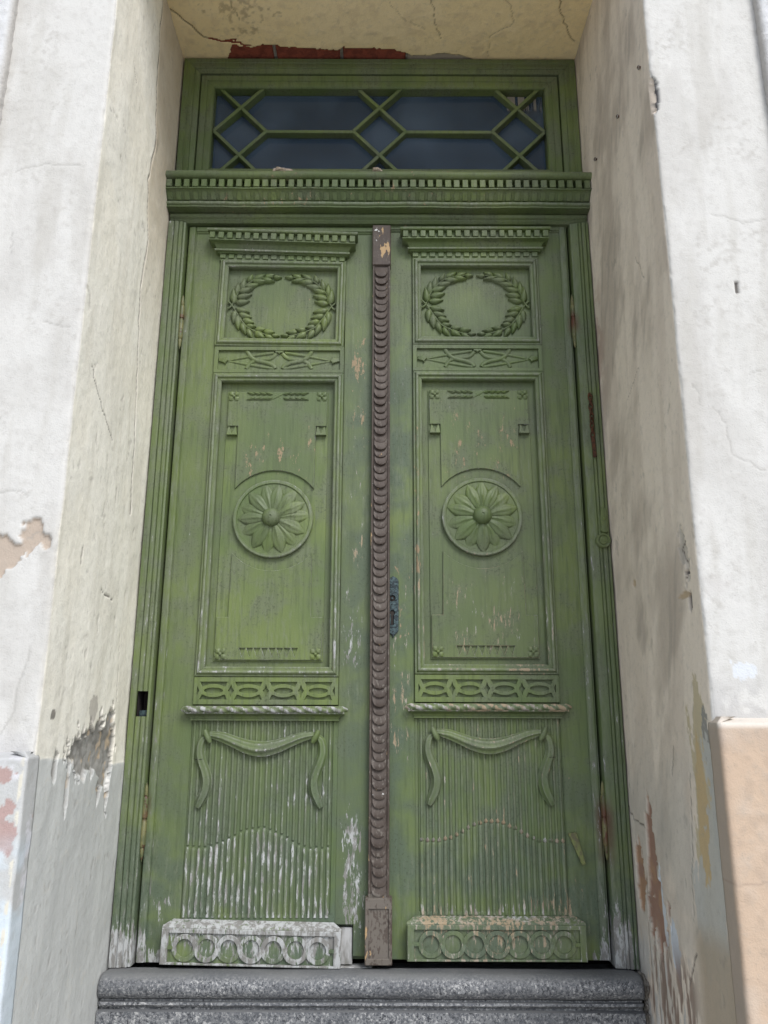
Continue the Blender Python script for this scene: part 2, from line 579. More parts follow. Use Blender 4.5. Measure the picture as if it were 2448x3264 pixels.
M = dict(
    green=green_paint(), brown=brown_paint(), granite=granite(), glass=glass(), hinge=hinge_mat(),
    wall=plaster("limewashed_plaster"), rough=plaster("roughcast_plaster", 3.0),
    brick=simple("red_brick", (0.27, 0.075, 0.048), (0.18, 0.052, 0.036), 45, 0.9, 0.15, bump=0.003),
    mortar=simple("lime_mortar", (0.30, 0.28, 0.25), (0.20, 0.18, 0.155), 60, 0.95, 0.1, bump=0.004),
    crumb=simple("broken_plaster", (0.60, 0.50, 0.42), (0.45, 0.36, 0.29), 80, 0.95, 0.1, bump=0.003),
    rust=simple("rusted_iron", (0.115, 0.048, 0.024), (0.048, 0.028, 0.020), 90, 0.8, 0.3, 0.2, bump=0.002),
    iron=simple("dark_cast_iron", (0.018, 0.030, 0.036), (0.065, 0.105, 0.112), 130, 0.42, 0.5, 0.3, bump=0.002),
    tab=simple("painted_metal_tab", (0.16, 0.185, 0.06), (0.10, 0.095, 0.05), 70, 0.55, 0.4, bump=0.001),
    patch=simple("whitened_bare_wood", (0.46, 0.46, 0.46), (0.22, 0.215, 0.20), 40, 0.85, 0.15, sc=(1, 1, 0.3), bump=0.002),
    dark=simple("unlit_hall_paint", (0.05, 0.045, 0.04), (0.035, 0.03, 0.03), 8, 0.9, 0.1, bump=0),
    pave=simple("grey_pavement", (0.42, 0.405, 0.38), (0.34, 0.33, 0.31), 5, 0.9, 0.2, bump=0.004),
)

# ------------------------------------------------------------------ the setting: ground
g = 60.0
o = add("pavement", [(-g, -g, -1.45), (g, -g, -1.45), (g, g, -1.45), (-g, g, -1.45)], [(0, 1, 2, 3)], M["pave"], ang=0)
tag(o, kind="structure")

# ------------------------------------------------------------------ house front: plaster skins
house = empty("house_wall", (0, -0.68, -1.45), "old plastered house front with a deep doorway, cracked and patched limewash", "building")

def skin(name, path, nrm, Z, disp, col, mat, parent=house):
    """path (n,2) plan points, nrm (n,2) outward; Z rows upward; disp/col per (row, point)"""
    nz, ns = len(Z), len(path)
    X = path[None, :, 0] + nrm[None, :, 0] * disp
    Y = path[None, :, 1] + nrm[None, :, 1] * disp
    V = np.stack([X, Y, np.repeat(Z[:, None], ns, 1)], -1).reshape(-1, 3)
    return skin_mesh(name, V, nz, ns, col, mat, parent)

def skin_mesh(name, V, nz, ns, col, mat, parent, flip=False, keep=None):
    i = np.arange(nz - 1)[:, None] * ns + np.arange(ns - 1)[None, :]
    q = np.stack([i, i + 1, i + ns + 1, i + ns], -1)
    if keep is not None:
        q = q[keep]
    q = q.reshape(-1, 4)
    if flip:
        q = q[:, ::-1]
    org = np.array(ORG[parent])
    me = bpy.data.meshes.new(name)
    me.vertices.add(len(V))
    me.vertices.foreach_set("co", (V - org).astype(np.float32).ravel())
    me.loops.add(q.size)
    me.loops.foreach_set("vertex_index", q.astype(np.int32).ravel())
    me.polygons.add(len(q))
    me.polygons.foreach_set("loop_start", np.arange(0, q.size, 4, dtype=np.int32))
    me.polygons.foreach_set("use_smooth", np.ones(len(q), dtype=bool))
    me.update(calc_edges=True)
    me.validate()
    a = me.color_attributes.new("Col", 'FLOAT_COLOR', 'POINT')
    c4 = np.ones((len(V), 4), dtype=np.float32)
    c4[:, :3] = np.clip(col.reshape(-1, 3), 0.01, 0.9)
    a.data.foreach_set("color", c4.ravel())
    me.materials.append(mat)
    ob = bpy.data.objects.new(name, me)
    C.objects.link(ob)
    ob.parent = parent
    ORG[ob] = ORG[parent]
    return ob

ST = 0.0045
ZR = np.concatenate([np.linspace(-1.45, -0.80, 14)[:-1], np.arange(-0.80, 2.52, ST), np.linspace(2.53, 3.4, 10)])
YF = -0.68

def pier_path(sg, xo, xc, xd, r=0.009, yend=0.06):
    f = np.arange(abs(xo), abs(xc) + r, -ST)
    pts = [(sg * a, YF) for a in f]
    nr = [(0, -1)] * len(pts)
    for k in range(1, 6):
        t = k / 6 * math.pi / 2
        pts.append((sg * (abs(xc) + r - r * math.sin(t)), YF + r - r * math.cos(t)))
        nr.append((-sg * math.sin(t), -math.cos(t)))
    for y in np.arange(YF + r, yend, ST):
        t = (y - YF) / (0 - YF)
        pts.append((sg * (abs(xc) + (abs(xd) - abs(xc)) * t), y))
        nr.append((-sg, 0))
    return np.array(pts), np.array(nr, dtype=float)

def paint_pier(sg):
    path, nrm = (pier_path(-1, -1.05, -0.7597, -0.768) if sg < 0 else pier_path(1, 1.05, 0.728, 0.719))
    x = np.repeat(path[None, :, 0], len(ZR), 0)
    y = np.repeat(path[None, :, 1], len(ZR), 0)
    z = np.repeat(ZR[:, None], len(path), 1)
    rev = np.repeat((nrm[:, 0] * -sg > 0.5)[None, :], len(ZR), 0)
    s = np.where(rev, y, YF - (np.abs(x) - (0.7597 if sg < 0 else 0.728)))          # unrolled width
    sd = 40 if sg < 0 else 80
    n_lo = fbm(s, z, 5, 5, 4, sd)
    n_md = fbm(s, z, 22, 22, 4, sd + 5)
    n_hi = fbm(s, z, 75, 75, 3, sd + 9)
    strk = fbm(s + 0.10 * z * (1 if sg > 0 else -0.4), z, 26, 3.2, 4, sd + 14)
    disp = (n_lo - 0.5) * 0.007 + (n_md - 0.5) * 0.0016 + (n_hi - 0.5) * 0.0005
    col = np.zeros(x.shape + (3,))
    # front faces: white limewash with grey dirt
    col[:] = (0.605, 0.595, 0.572)
    fr = ~rev
    dirt = sst(fbm(s, z, 7, 3.2, 5, sd + 20), 0.50, 0.74)
    speck = sst(n_hi, 0.56, 0.76) * sst(fbm(s, z, 9, 6, 3, sd + 25), 0.45, 0.65)
    cf = lerp(col, dirt * 0.55, (0.49, 0.475, 0.45))
    cf = lerp(cf, speck * 0.45, (0.40, 0.38, 0.35))
    smudge = sst(fbm(s, z, 13, 2.4, 5, sd + 33), 0.54, 0.72)
    cf = lerp(cf, smudge * 0.42, (0.44, 0.42, 0.385))
    cf = lerp(cf, sst(strk, 0.48, 0.72) * 0.42, (0.50, 0.485, 0.45))
    crk = []
    if sg < 0:
        m = np.maximum(blob(x, z, -0.88, 0.375, 0.055, 0.035, n_md, 0.8), blob(x, z, -0.832, 0.415, 0.03, 0.028, n_md, 0.8))
        m = np.maximum(m, blob(x, z, -0.787, 0.40, 0.012, 0.022, n_md, 0.7)) * fr
        cf = lerp(cf, m, (0.45, 0.375, 0.31))
        disp = disp - m * 0.007
        low = sst(-z, -0.02, 0.10) * fr
        cf = lerp(cf, low * sst(n_md, 0.42, 0.62) * 0.6, (0.50, 0.49, 0.50))
        crk += [[(-0.965, 1.215), (-0.962, 1.16)], [(-0.775, 0.405), (-0.80, 0.425), (-0.835, 0.41)], [(-0.93, 0.515), (-0.87, 0.52), (-0.84, 0.508)], [(-0.80, 0.16), (-0.815, 0.02), (-0.86, -0.06)],
                [(-0.79, 0.95), (-0.86, 0.965)], [(-0.80, 1.42), (-0.90, 1.43), (-0.98, 1.40)]]
    else:
        m = blob(x, z, 0.730, 1.652, 0.012, 0.052, n_md, 0.5) * (y < -0.665)
        m = np.maximum(m, blob(x, y * 0 + z, 0.724, 1.65, 0.014, 0.045, n_md, 0.4) * (y < -0.665))
        cf = lerp(cf, m, (0.20, 0.19, 0.19))
        disp = disp - m * (0.010 + 0.004 * n_hi)
        low = sst(-z, -0.13, -0.03) * fr
        cf = lerp(cf, low * sst(n_md, 0.40, 0.60) * 0.75, (0.45, 0.44, 0.43))
        cf = lerp(cf, blob(x, z, 0.805, 0.105, 0.035, 0.03, n_md, 0.8) * fr * 0.7, (0.66, 0.70, 0.76))
        hz = sst(-np.abs(z - 0.30 - 0.02 * (n_md - 0.5)), -0.03, -0.004) * sst(n_md, 0.45, 0.65) * fr
        cf = lerp(cf, hz * 0.6, (0.55, 0.53, 0.51))
        crk += [[(0.80, 0.745), (0.83, 0.70), (0.835, 0.62), (0.90, 0.58), (1.0, 0.585)], [(0.757, 0.80), (0.77, 0.785), (0.772, 0.75)], [(0.85, 1.28), (0.93, 1.25), (1.02, 1.27)], [(0.90, 0.83), (0.94, 0.84)]]
        m = blob(x, z, 0.895, 1.066, 0.006, 0.018, n_md, 0.3) * fr
        cf = lerp(cf, m, (0.15, 0.14, 0.13))
        disp = disp - m * 0.006
    # reveals
    if sg < 0:
        cr = np.zeros_like(col)
        cr[:] = (0.89, 0.85, 0.745)
        cr = lerp(cr, sst(n_lo, 0.40, 0.62) * 0.6, (0.89, 0.865, 0.785))
        cr = lerp(cr, sst(strk, 0.50, 0.72) * 0.45, (0.70, 0.665, 0.575))
        # the strip beside the frame, behind the long crack, kept an older brown wash
        long_ = wob([(-0.285, 2.43), (-0.287, 2.228), (-0.271, 2.046), (-0.236, 1.848), (-0.274, 1.687), (-0.224, 1.503), (-0.262, 1.301), (-0.232, 1.130), (-0.21, 1.01), (-0.18, 0.771), (-0.165, 0.60)], 0.006, 3)
        lz = np.array([p[1] for p in long_[::-1]]); ly = np.array([p[0] for p in long_[::-1]])
        yl = np.interp(z, lz, ly)
        old = sst(y - yl, -0.004, 0.010) * sst(z, 0.9, 1.9)
        cr = lerp(cr, old * (0.55 + 0.35 * n_md), (0.55, 0.46, 0.34))
        # grey oil paint on the lower part
        ed = -0.088 + 0.010 * (fbm(s, z, 9, 2, 2, 5) - 0.5) - 0.035 * sst(y, -0.6, -0.1)
        lowm = sst(ed - z, -0.003, 0.003)
        gcol = lerp(np.zeros_like(col) + np.array((0.55, 0.56, 0.545)), sst(strk, 0.42, 0.66) * 0.7, (0.62, 0.63, 0.61))
        gcol = lerp(gcol, sst(n_hi, 0.66, 0.74) * sst(n_md, 0.5, 0.6) * 0.8, (0.60, 0.59, 0.55))
        cr = cr * (1 - lowm[..., None]) + gcol * lowm[..., None]
        disp = disp + lowm * 0.0012
        # broken patch over the edge of the grey paint
        pn = fbm(s, z, 30, 9, 4, 91)
        pm = np.maximum(blob(y, z, -0.33, -0.085, 0.19, 0.055, pn, 0.75), blob(y, z, -0.19, -0.10, 0.06, 0.10, pn, 0.8))
        pm = np.maximum(pm, blob(y, z, -0.472, -0.16, 0.012, 0.10, pn, 0.6))
        pc = lerp(np.zeros_like(col) + np.array((0.245, 0.235, 0.215)), sst(n_md, 0.44, 0.60), (0.34, 0.33, 0.31))
        pc = lerp(pc, sst(fbm(s, z, 40, 30, 3, 95), 0.66, 0.72), (0.46, 0.37, 0.27))
        cr = cr * (1 - pm[..., None]) + pc * pm[..., None]
        disp = disp - pm * (0.007 + 0.006 * n_hi)
        cr = lerp(cr, blob(y, z, -0.155, -0.165, 0.010, 0.03, pn, 0.3), (0.72, 0.71, 0.68))
        cr = lerp(cr, blob(y, z, -0.60, 0.01, 0.02, 0.014, n_md, 0.8), (0.28, 0.26, 0.23))
        cr = lerp(cr, blob(y, z, -0.33, 0.03, 0.03, 0.03, pn, 0.9) * 0.6, (0.33, 0.30, 0.27))
        crk_r = [(long_, 0.0030, 1.0), (wob([(-0.59, 0.89), (-0.555, 0.86), (-0.46, 0.80), (-0.38, 0.755)], 0.006, 5), 0.0016, 0.8), (wob([(-0.36, 0.34), (-0.26, 0.325)], 0.006, 7), 0.0016, 0.8),
                 (wob([(-0.50, 1.93), (-0.46, 1.89)], 0.004, 9), 0.0014, 0.7), (wob([(-0.165, 0.25), (-0.14, 0.05)], 0.004, 11), 0.0014, 0.6), (wob([(-0.52, 0.42), (-0.52, 0.38)], .004, 12), .003, .6)]
    else:
        cr = np.zeros_like(col)
        cr[:] = (0.80, 0.705, 0.60)
        cr = lerp(cr, sst(strk, 0.42, 0.66) * 0.55, (0.64, 0.55, 0.465))
        d2 = fbm(s + 0.40 * z + 0.05 * n_lo, z, 5.5, 3.6, 5, 120)
        cr = lerp(cr, sst(d2, 0.42, 0.72) * 0.62, (0.42, 0.355, 0.295))
        d3 = fbm(s + 0.32 * z, z, 40, 5, 3, 124)
        cr = lerp(cr, sst(d3, 0.55, 0.72) * sst(d2, 0.45, 0.65) * 0.355, (0.33, 0.295, 0.26))
        cr = lerp(cr, sst(y, -0.16, -0.03) * sst(-np.abs(z - 1.25), -0.35, -0.05) * sst(n_md, 0.4, 0.6) * 0.5, (0.36, 0.22, 0.17))
        lowg = sst(-z, -0.05, 0.25)
        cr = lerp(cr, lowg * 0.6 * sst(n_lo, 0.35, 0.6), (0.54, 0.51, 0.46))
        # layers of old coats showing at the bottom
        vn = fbm(s, z, 34, 6.5, 4, 140)
        och = blob(y, z, -0.600, -0.18, 0.075, 0.25, vn, 0.5)
        cr = lerp(cr, och * 0.95, (0.55, 0.47, 0.32))
        cr = lerp(cr, blob(y, z, -0.575, -0.26, 0.034, 0.19, vn, 0.5), (0.56, 0.43, 0.25))
        cr = lerp(cr, blob(y, z, -0.645, -0.13, 0.020, 0.14, vn, 1.0), (0.30, 0.29, 0.265))
        wh = np.maximum(blob(y, z, -0.635, -0.28, 0.035, 0.16, vn, 1.1), blob(y, z, -0.55, -0.43, 0.07, 0.07, vn, 1.3))
        cr = lerp(cr, wh * 0.9, (0.52, 0.515, 0.48))
        tanl = sst(-z, 0.42, 0.50) * sst(-y, 0.42, 0.50)
        cr = lerp(cr, tanl * 0.8, (0.44, 0.36, 0.265))
        red = np.maximum(blob(y, z, -0.195, -0.40, 0.040, 0.16, vn, 0.55), blob(y, z, -0.085, -0.40, 0.035, 0.10, vn, 0.6))
        red = np.maximum(red, blob(y, z, -0.20, -0.48, 0.07, 0.09, vn, 0.7))
        disp = disp - red * 0.007
        cr = lerp(cr, red, (0.33, 0.205, 0.155))
        cr = lerp(cr, red * sst(n_md, 0.5, 0.62) * 0.8, (0.42, 0.26, 0.16))
        cr = lerp(cr, blob(y, z, -0.245, -0.45, 0.014, 0.10, vn, 0.5), (0.66, 0.69, 0.73))
        cr = lerp(cr, blob(y, z, -0.32, -0.55, 0.022, 0.05, vn, 0.6), (0.62, 0.66, 0.72))
        bot = sst(-z, 0.50, 0.62) * sst(y, -0.48, -0.38)
        cr = lerp(cr, bot * sst(vn, 0.52, 0.56), (0.52, 0.50, 0.47))
        cr = lerp(cr, bot * sst(vn, 0.44, 0.40) * 0.9, (0.24, 0.17, 0.135))
        disp = disp + bot * (vn - 0.5) * 0.012
        rb = blob(y, z, -0.60, 0.385, 0.03, 0.05, n_md, 0.9)
        disp = disp - rb * 0.003
        cr = lerp(cr, rb * 0.5, (0.40, 0.385, 0.36))
        m = np.maximum(blob(y, z, -0.57, 0.295, 0.04, 0.008, n_md, 0.4), blob(y, z, -0.215, 0.385, 0.012, 0.010, n_md, 0.4))
        cr = lerp(cr, m, (0.50, 0.39, 0.27)); disp = disp - m * 0.003
        hole = np.maximum(blob(y, z, -0.612, 0.275, 0.012, 0.022, n_md, 0.3), blob(y, z, -0.61, 0.345, 0.016, 0.006, n_md, 0.3))
        cr = lerp(cr, hole, (0.14, 0.13, 0.125)); disp = disp - hole * 0.008
        crk_r = [(wob([(-0.62, 0.42), (-0.585, 0.405), (-0.63, 0.36), (-0.60, 0.33)], .006, 21), .0018, .9), (wob([(-0.42, -0.06), (-0.40, -0.13)], .003, 22), .0018, .7), (wob([(-0.52, -0.12), (-0.50, -0.20), (-0.46, -0.45)], .006, 23), .0016, .6),
                 (wob([(-0.46, -0.52), (-0.39, -0.60)], .005, 24), .0025, .9), (wob([(-0.02, -0.24), (-0.06, -0.275), (-0.16, -0.28)], .006, 25), .0018, .8), (wob([(-0.50, 1.20), (-0.45, 1.30)], .005, 26), .0013, .5), (wob([(-0.40, 0.98), (-0.28, 0.93)], .008, 27), .0012, .4)]
    # dings and trowel marks everywhere in the reveals
    ding = sst(fbm(s, z, 42, 30, 4, sd + 60), 0.70, 0.78) * sst(n_lo, 0.50, 0.62) * rev
    cr = lerp(cr, ding * 0.35, (0.30, 0.28, 0.25)); disp = disp - ding * 0.0012
    disp = disp + (fbm(s, z, 11, 4, 4, sd + 70) - 0.5) * 0.0036 * rev
    for pts, w, a in crk_r:
        d = polyd(y, z, pts)
        m = sst(-d, -w * 1.6, -w * 0.5) * rev
        cr = lerp(cr, m * a, (0.075, 0.06, 0.05))
        disp = disp - m * 0.004 * a
    for i, pts in enumerate(crk):
        d = polyd(x, z, wob(pts, 0.006, 50 + i + sd))
        m = sst(-d, -0.0030, -0.0009) * fr
        cf = lerp(cf, m * 0.38, (0.30, 0.29, 0.27))
        disp = disp - m * 0.0012
    # knocked arris
    cd = np.abs(s - YF)
    ar = sst(-cd, -0.012, -0.002) * sst(fbm(s, z, 14, 24, 4, sd + 80), 0.45, 0.75)
    disp = disp - ar * 0.0022
    cf = lerp(cf, ar * 0.35, (0.62, 0.60, 0.55))
    t = sst(s, YF + 0.0030, YF + 0.0090)[..., None]
    colr = cf * (1 - t) + cr * t
    if sg > 0:
        m = blob(z, np.minimum(s, YF + 0.02), 1.652, YF - 0.004, 0.050, 0.016, n_md, 0.5) * (np.abs(s - YF) < 0.03)
        colr = lerp(colr, m, (0.13, 0.125, 0.13))
        disp = disp - m * (0.006 + 0.004 * n_hi)
    return skin("doorway_pier", path, nrm, ZR, disp, colr, M["wall"])

pl = paint_pier(-1)
pl["label"] = "left pier, pale reveal with a long crack and grey painted base"
pr = paint_pier(1)
pr["label"] = "right pier, brown stained reveal with peeling coats at the bottom"

def plinth(sg):
    xin = 0.7565 if sg < 0 else 0.7225
    yf = -0.722
    top = -0.080 if sg < 0 else -0.002
    ch = 0.007 if sg < 0 else 0.010
    pts, nr = [], []
    for a in np.concatenate([np.linspace(1.30, 1.0, 12)[:-1], np.arange(1.0, xin + ch, -0.004)]):
        pts.append((sg * a, yf)); nr.append((0, -1))
    for k in range(1, 5):
        t = k / 5 * math.pi / 2
        pts.append((sg * (xin + ch - ch * math.sin(t)), yf + ch - ch * math.cos(t))); nr.append((-sg * math.sin(t), -math.cos(t)))
    for y in np.linspace(yf + ch, -0.660, 10):
        pts.append((sg * xin, y)); nr.append((-sg, 0))
    pts.append((sg * (xin + 0.03), -0.655)); nr.append((-sg, 0))
    path, nrm = np.array(pts), np.array(nr, dtype=float)
    Z = np.concatenate([np.linspace(-1.45, -0.8, 10)[:-1], np.arange(-0.8, top - ch, 0.004), top - ch + ch * np.sin(np.linspace(0.2, 1.0, 4) * math.pi / 2), [top + 0.012]])
    x = np.repeat(path[None, :, 0], len(Z), 0); y = np.repeat(path[None, :, 1], len(Z), 0); z = np.repeat(Z[:, None], len(path), 1)
    back = np.zeros(len(Z)); k = 4
    back[-5:-1] = ch * (1 - np.cos(np.linspace(0.2, 1.0, 4) * math.pi / 2)); back[-1] = 0.05
    s = x + y
    n1, n2 = fbm(s, z, 9, 9, 4, 200), fbm(s, z, 40, 40, 4, 210)
    disp = (n1 - 0.5) * 0.005 + (n2 - 0.5) * 0.0012 - back[:, None] * np.where(np.abs(nrm[None, :, 1]) > 0.3, 1, 0.25)
    col = np.zeros(x.shape + (3,))
    if sg < 0:
        col[:] = (0.50, 0.505, 0.50)
        v = fbm(s, z, 12, 9, 4, 220)
        col = lerp(col, sst(v, 0.50, 0.56) * sst(n2, 0.40, 0.5), (0.66, 0.65, 0.68))
        col = lerp(col, np.maximum(blob(x, z, -0.812, -0.115, 0.03, 0.016, n2, 0.9), blob(x, z, -0.80, -0.22, 0.03, 0.05, n2, 0.9)), (0.42, 0.30, 0.28))
        col = lerp(col, sst(-z, 0.22, 0.30) * sst(n1, 0.4, 0.55) * 0.8, (0.60, 0.68, 0.74))
        cr = sst(-np.abs(x + 0.7665), -0.006, -0.002) * sst(n2, 0.42, 0.56)
        col = lerp(col, cr, (0.66, 0.63, 0.54))
        col = lerp(col, sst(z, -0.10, -0.085) * 0.5, (0.42, 0.42, 0.42))
    else:
        col[:] = (0.52, 0.395, 0.295)
        col = lerp(col, sst(n1, 0.42, 0.62) * 0.7, (0.54, 0.44, 0.355))
        col = lerp(col, sst(n2, 0.52, 0.70) * 0.5, (0.42, 0.325, 0.25))
        col = lerp(col, sst(z, -0.075, -0.03) * 0.45 * n2 * 2, (0.47, 0.38, 0.31))
        col = lerp(col, sst(z, -0.018, -0.006) * 0.8, (0.66, 0.62, 0.56))
        col = lerp(col, sst(y, yf + 0.008, yf + 0.012) * 0.8, (0.40, 0.34, 0.285))
        d = polyd(x, z, wob([(0.72, -0.325), (0.80, -0.322), (1.0, -0.31)], .003, 31))
        col = lerp(col, sst(-d, -0.003, -0.001) * 0.5, (0.33, 0.25, 0.2))
    o = skin("plinth", path, nrm, Z, disp, col, M["wall"])
    o["label"] = "grey plinth with flaking red and blue patches" if sg < 0 else "salmon coloured plinth with a rounded edge"

plinth(-1)
plinth(1)

def outer(sg):
    pts, nr = [], []
    for a in np.concatenate([np.linspace(6.0, 1.4, 12)[:-1], np.arange(1.4, 1.046, -0.008)]):
        pts.append((sg * a, -0.708)); nr.append((0, -1))
    for y in np.linspace(-0.700, -0.67, 5):
        pts.append((sg * 1.036, y)); nr.append((-sg, 0))
    path, nrm = np.array(pts), np.array(nr, dtype=float)
    Z = np.concatenate([np.linspace(-1.45, 0.4, 20)[:-1], np.arange(0.4, 2.4, 0.008), np.linspace(2.41, 3.4, 10)])
    s = np.repeat(path[None, :, 0] + path[None, :, 1], len(Z), 0); z = np.repeat(Z[:, None], len(path), 1)
    n2 = fbm(s, z, 60, 60, 3, 300); n1 = fbm(s, z, 8, 4, 4, 310)
    col = np.zeros(s.shape + (3,)); col[:] = (0.64, 0.645, 0.655)
    col = lerp(col, sst(n2, 0.58, 0.72) * 0.5, (0.42, 0.42, 0.42))
    col = lerp(col, sst(n1, 0.5, 0.7) * 0.4, (0.60, 0.60, 0.60))
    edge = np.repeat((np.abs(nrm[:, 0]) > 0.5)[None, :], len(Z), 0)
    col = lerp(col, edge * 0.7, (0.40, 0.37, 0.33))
    skin("outer_wall", path, nrm, Z, (n2 - 0.5) * 0.006 + (n1 - 0.5) * 0.004, col, M["rough"])

outer(-1)
outer(1)

# soffit of the doorway, with broken plaster along the frame
xs = np.arange(-0.80, 0.765, ST)
ys = np.arange(YF, 0.06, ST)
sx, sy = np.meshgrid(xs, ys)
n1, n2, n3 = fbm(sx, sy, 5, 5, 4, 400), fbm(sx, sy, 26, 26, 4, 410), fbm(sx, sy, 70, 70, 3, 420)
col = np.zeros(sx.shape + (3,)); col[:] = (0.90, 0.735, 0.43)
col = lerp(col, sst(n1, 0.42, 0.62) * 0.6, (0.89, 0.745, 0.48))
col = lerp(col, sst(n2, 0.56, 0.72) * 0.35, (0.66, 0.52, 0.33))
col = lerp(col, blob(sx, sy, -0.50, -0.20, 0.09, 0.07, n2, 1.0) * sst(n3, 0.45, 0.70) * 0.6, (0.40, 0.31, 0.19))
zz = 2.432 - (n1 - 0.5) * 0.008 - (n2 - 0.5) * 0.0025 - (n3 - 0.5) * 0.001
for i, (pts, w, a) in enumerate([([(-0.765, -0.211), (-0.671, -0.09), (-0.56, -0.066), (-0.50, -0.055)], .0022, 1), ([(-0.547, -0.26), (-0.522, -0.165)], .0016, .6), ([(0.16, -0.26), (0.175, -0.16), (0.202, -0.087)], .0015, .7), ([(0.387, -0.01), (0.385, -0.10), (0.46, -0.16), (0.44, -0.23), (0.36, -0.30)], .0013, .5),
                              ([(0.60, -0.27), (0.64, -0.16), (0.70, -0.08)], .0018, .8), ([(0.0, -0.27), (0.06, -0.18), (0.14, -0.13)], .0012, .4)]):
    d = polyd(sx, sy, wob(pts, 0.006, 70 + i))
    m = sst(-d, -w * 1.6, -w * 0.5)
    col = lerp(col, m * a * 0.9, (0.10, 0.07, 0.045)); zz = zz + m * 0.004 * a
edge = np.interp(sx, [-0.62, -0.57, -0.50, -0.455, -0.40, -0.32, -0.25, -0.21, -0.156, -0.10, -0.02, 0.03, 0.075, 0.10, 0.20, 0.30, 0.40],
                 [0.05, -0.055, -0.050, -0.058, -0.050, -0.044, -0.046, -0.036, -0.050, -0.040, -0.040, -0.036, -0.022, -0.006, -0.018, -0.012, 0.05]) + (n2 - 0.5) * 0.022 + (n3 - 0.5) * 0.010
hole = (sy > edge)
sk = hole & (sx > 0.085)
under = sst(sy - edge, -0.001, 0.003)
col = lerp(col, under * (sx > 0.085), (0.40, 0.35, 0.28))
zz = zz + np.where(sk, 0.004, 0)
hole &= (sx <= 0.085)
zz = np.where(hole, 2.441, zz)                    # broken lip
col = np.where(hole[..., None], np.array((0.27, 0.235, 0.19)), col)
inner = hole & (sy > edge + 0.010)
keep = ~(inner[:-1, :-1] & inner[1:, 1:] & inner[:-1, 1:] & inner[1:, :-1])
V = np.stack([sx, sy, zz], -1).reshape(-1, 3)
soffit = skin_mesh("soffit", V, len(ys), len(xs), col, M["wall"], house, flip=True, keep=keep)
soffit["label"] = "ochre plaster soffit, cracked, broken open over the frame"
add("mortar_bed", *box(-0.66, 0.14, -0.10, 0.07, 2.4415, 2.56, 0), M["mortar"], soffit, ang=0)
for x0, x1 in ((-0.66, -0.424), (-0.412, -0.173), (-0.161, 0.075)):
    v, f = box(x0, x1, -0.09, 0.065, 2.4355, 2.52, 0.005)
    rr = random.Random(int(x0 * 999))
    v = [(a + rr.uniform(-.002, .002), b + rr.uniform(-.003, .003), c + rr.uniform(-.002, .002)) for a, b, c in v]
    add("brick", v, f, M["brick"], soffit, ang=0)
# wall over the doorway and its hidden core, so that no light leaks in
add("lintel_wall", *box(-1.04, 1.04, -0.677, 0.30, 2.57, 3.4, 0.01), M["mortar"], house, ang=0)
add("lintel_face", *box(-1.04, 1.04, -0.679, -0.60, 2.428, 2.60, 0.008), M["mortar"], house, ang=0)
for x0, x1 in ((-1.3, -0.79), (0.745, 1.3)):
    add("wall_core", *box(x0, x1, -0.64, 0.30, -1.45, 3.4, 0), M["mortar"], house, ang=0)

# unlit hall behind the door
add("hall", *join(box(-1.3, 1.3, 2.2, 2.3, -1.0, 3.4, 0), box(-1.35, -1.25, 0.29, 2.3, -1.0, 3.4, 0), box(1.25, 1.35, 0.29, 2.3, -1.0, 3.4, 0),
                  box(-1.3, 1.3, 0.28, 2.3, 3.0, 3.1, 0), box(-1.3, 1.3, 0.10, 2.3, -0.80, -0.70, 0)), M["dark"], house, ang=0)

# ------------------------------------------------------------------ stone doorstep
step = empty("doorstep", (0, -0.1, -1.45), "worn grey granite doorstep with a rounded nosing under the green door", "doorstep")
prof = [(0.12, -0.694), (-0.012, -0.692), (-0.016, -0.671), (-0.07, -0.667)]
for k in range(0, 11):
    t = math.pi * (0.5 + k / 10)
    prof.append((-0.078 + 0.031 * math.cos(t) * 1.05, -0.6975 + 0.0305 * math.sin(t)))
prof += [(-0.086, -0.7285), (-0.086, -0.733), (-0.094, -0.735), (-0.096, -0.741), (-0.090, -0.747), (-0.083, -0.750), (-0.083, -0.7545), (-0.097, -0.757), (-0.097, -1.45), (0.12, -1.45)]
nx = 220
rows = []
for i in range(nx + 1):
    x = -0.7640 + (0.7030 + 0.7640) * i / nx
    row = []
    for j, (y, z) in enumerate(prof):
        n = fbm(np.array([x]), np.array([j * 0.03]), 14, 30, 3, 500)[0] - 0.5
        m = fbm(np.array([x]), np.array([0.0]), 2.2, 1, 2, 510)[0] - 0.5
        k = 1 if 3 <= j <= 21 else 0
        end = max(0, 1 - min(x + 0.764, 0.703 - x) / 0.010)
        row.append((x, y + k * (n * 0.0035 + end * end * 0.006), z + (n * 0.0022 - abs(m) * 0.004 - end * end * 0.004 if j < 17 else n * 0.002)))
    rows.append(row)
V, F = grid(rows)
n = len(prof)
F += [tuple(range(n)), tuple(range(nx * n + n - 1, nx * n - 1, -1))]
F = [f[::-1] for f in F]
add("tread", V, F, M["granite"], step, ang=40)
# cement-filled end of the step against the right reveal
rows = []
for i in range(9):
    x = 0.7085 + 0.0026 * i
    rows.append([(x, y + 0.012 + 0.004 * math.sin(i * 2.1 + j) + (0.01 if j < 14 else 0), z - 0.006 + 0.003 * math.cos(i * 1.7 + j * 1.3)) for j, (y, z) in enumerate(prof)])
V, F = grid(rows)
n = len(prof)
F += [tuple(range(n)), tuple(range(8 * n + n - 1, 8 * n - 1, -1))]
o = add("cement_end", V, [f[::-1] for f in F], M["mortar"], step, ang=40)

# ------------------------------------------------------------------ door frame
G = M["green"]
frame = empty("doorcase", (-0.02, 0, -0.668), "green painted door frame with a dentil cornice between door and transom", "doorcase")

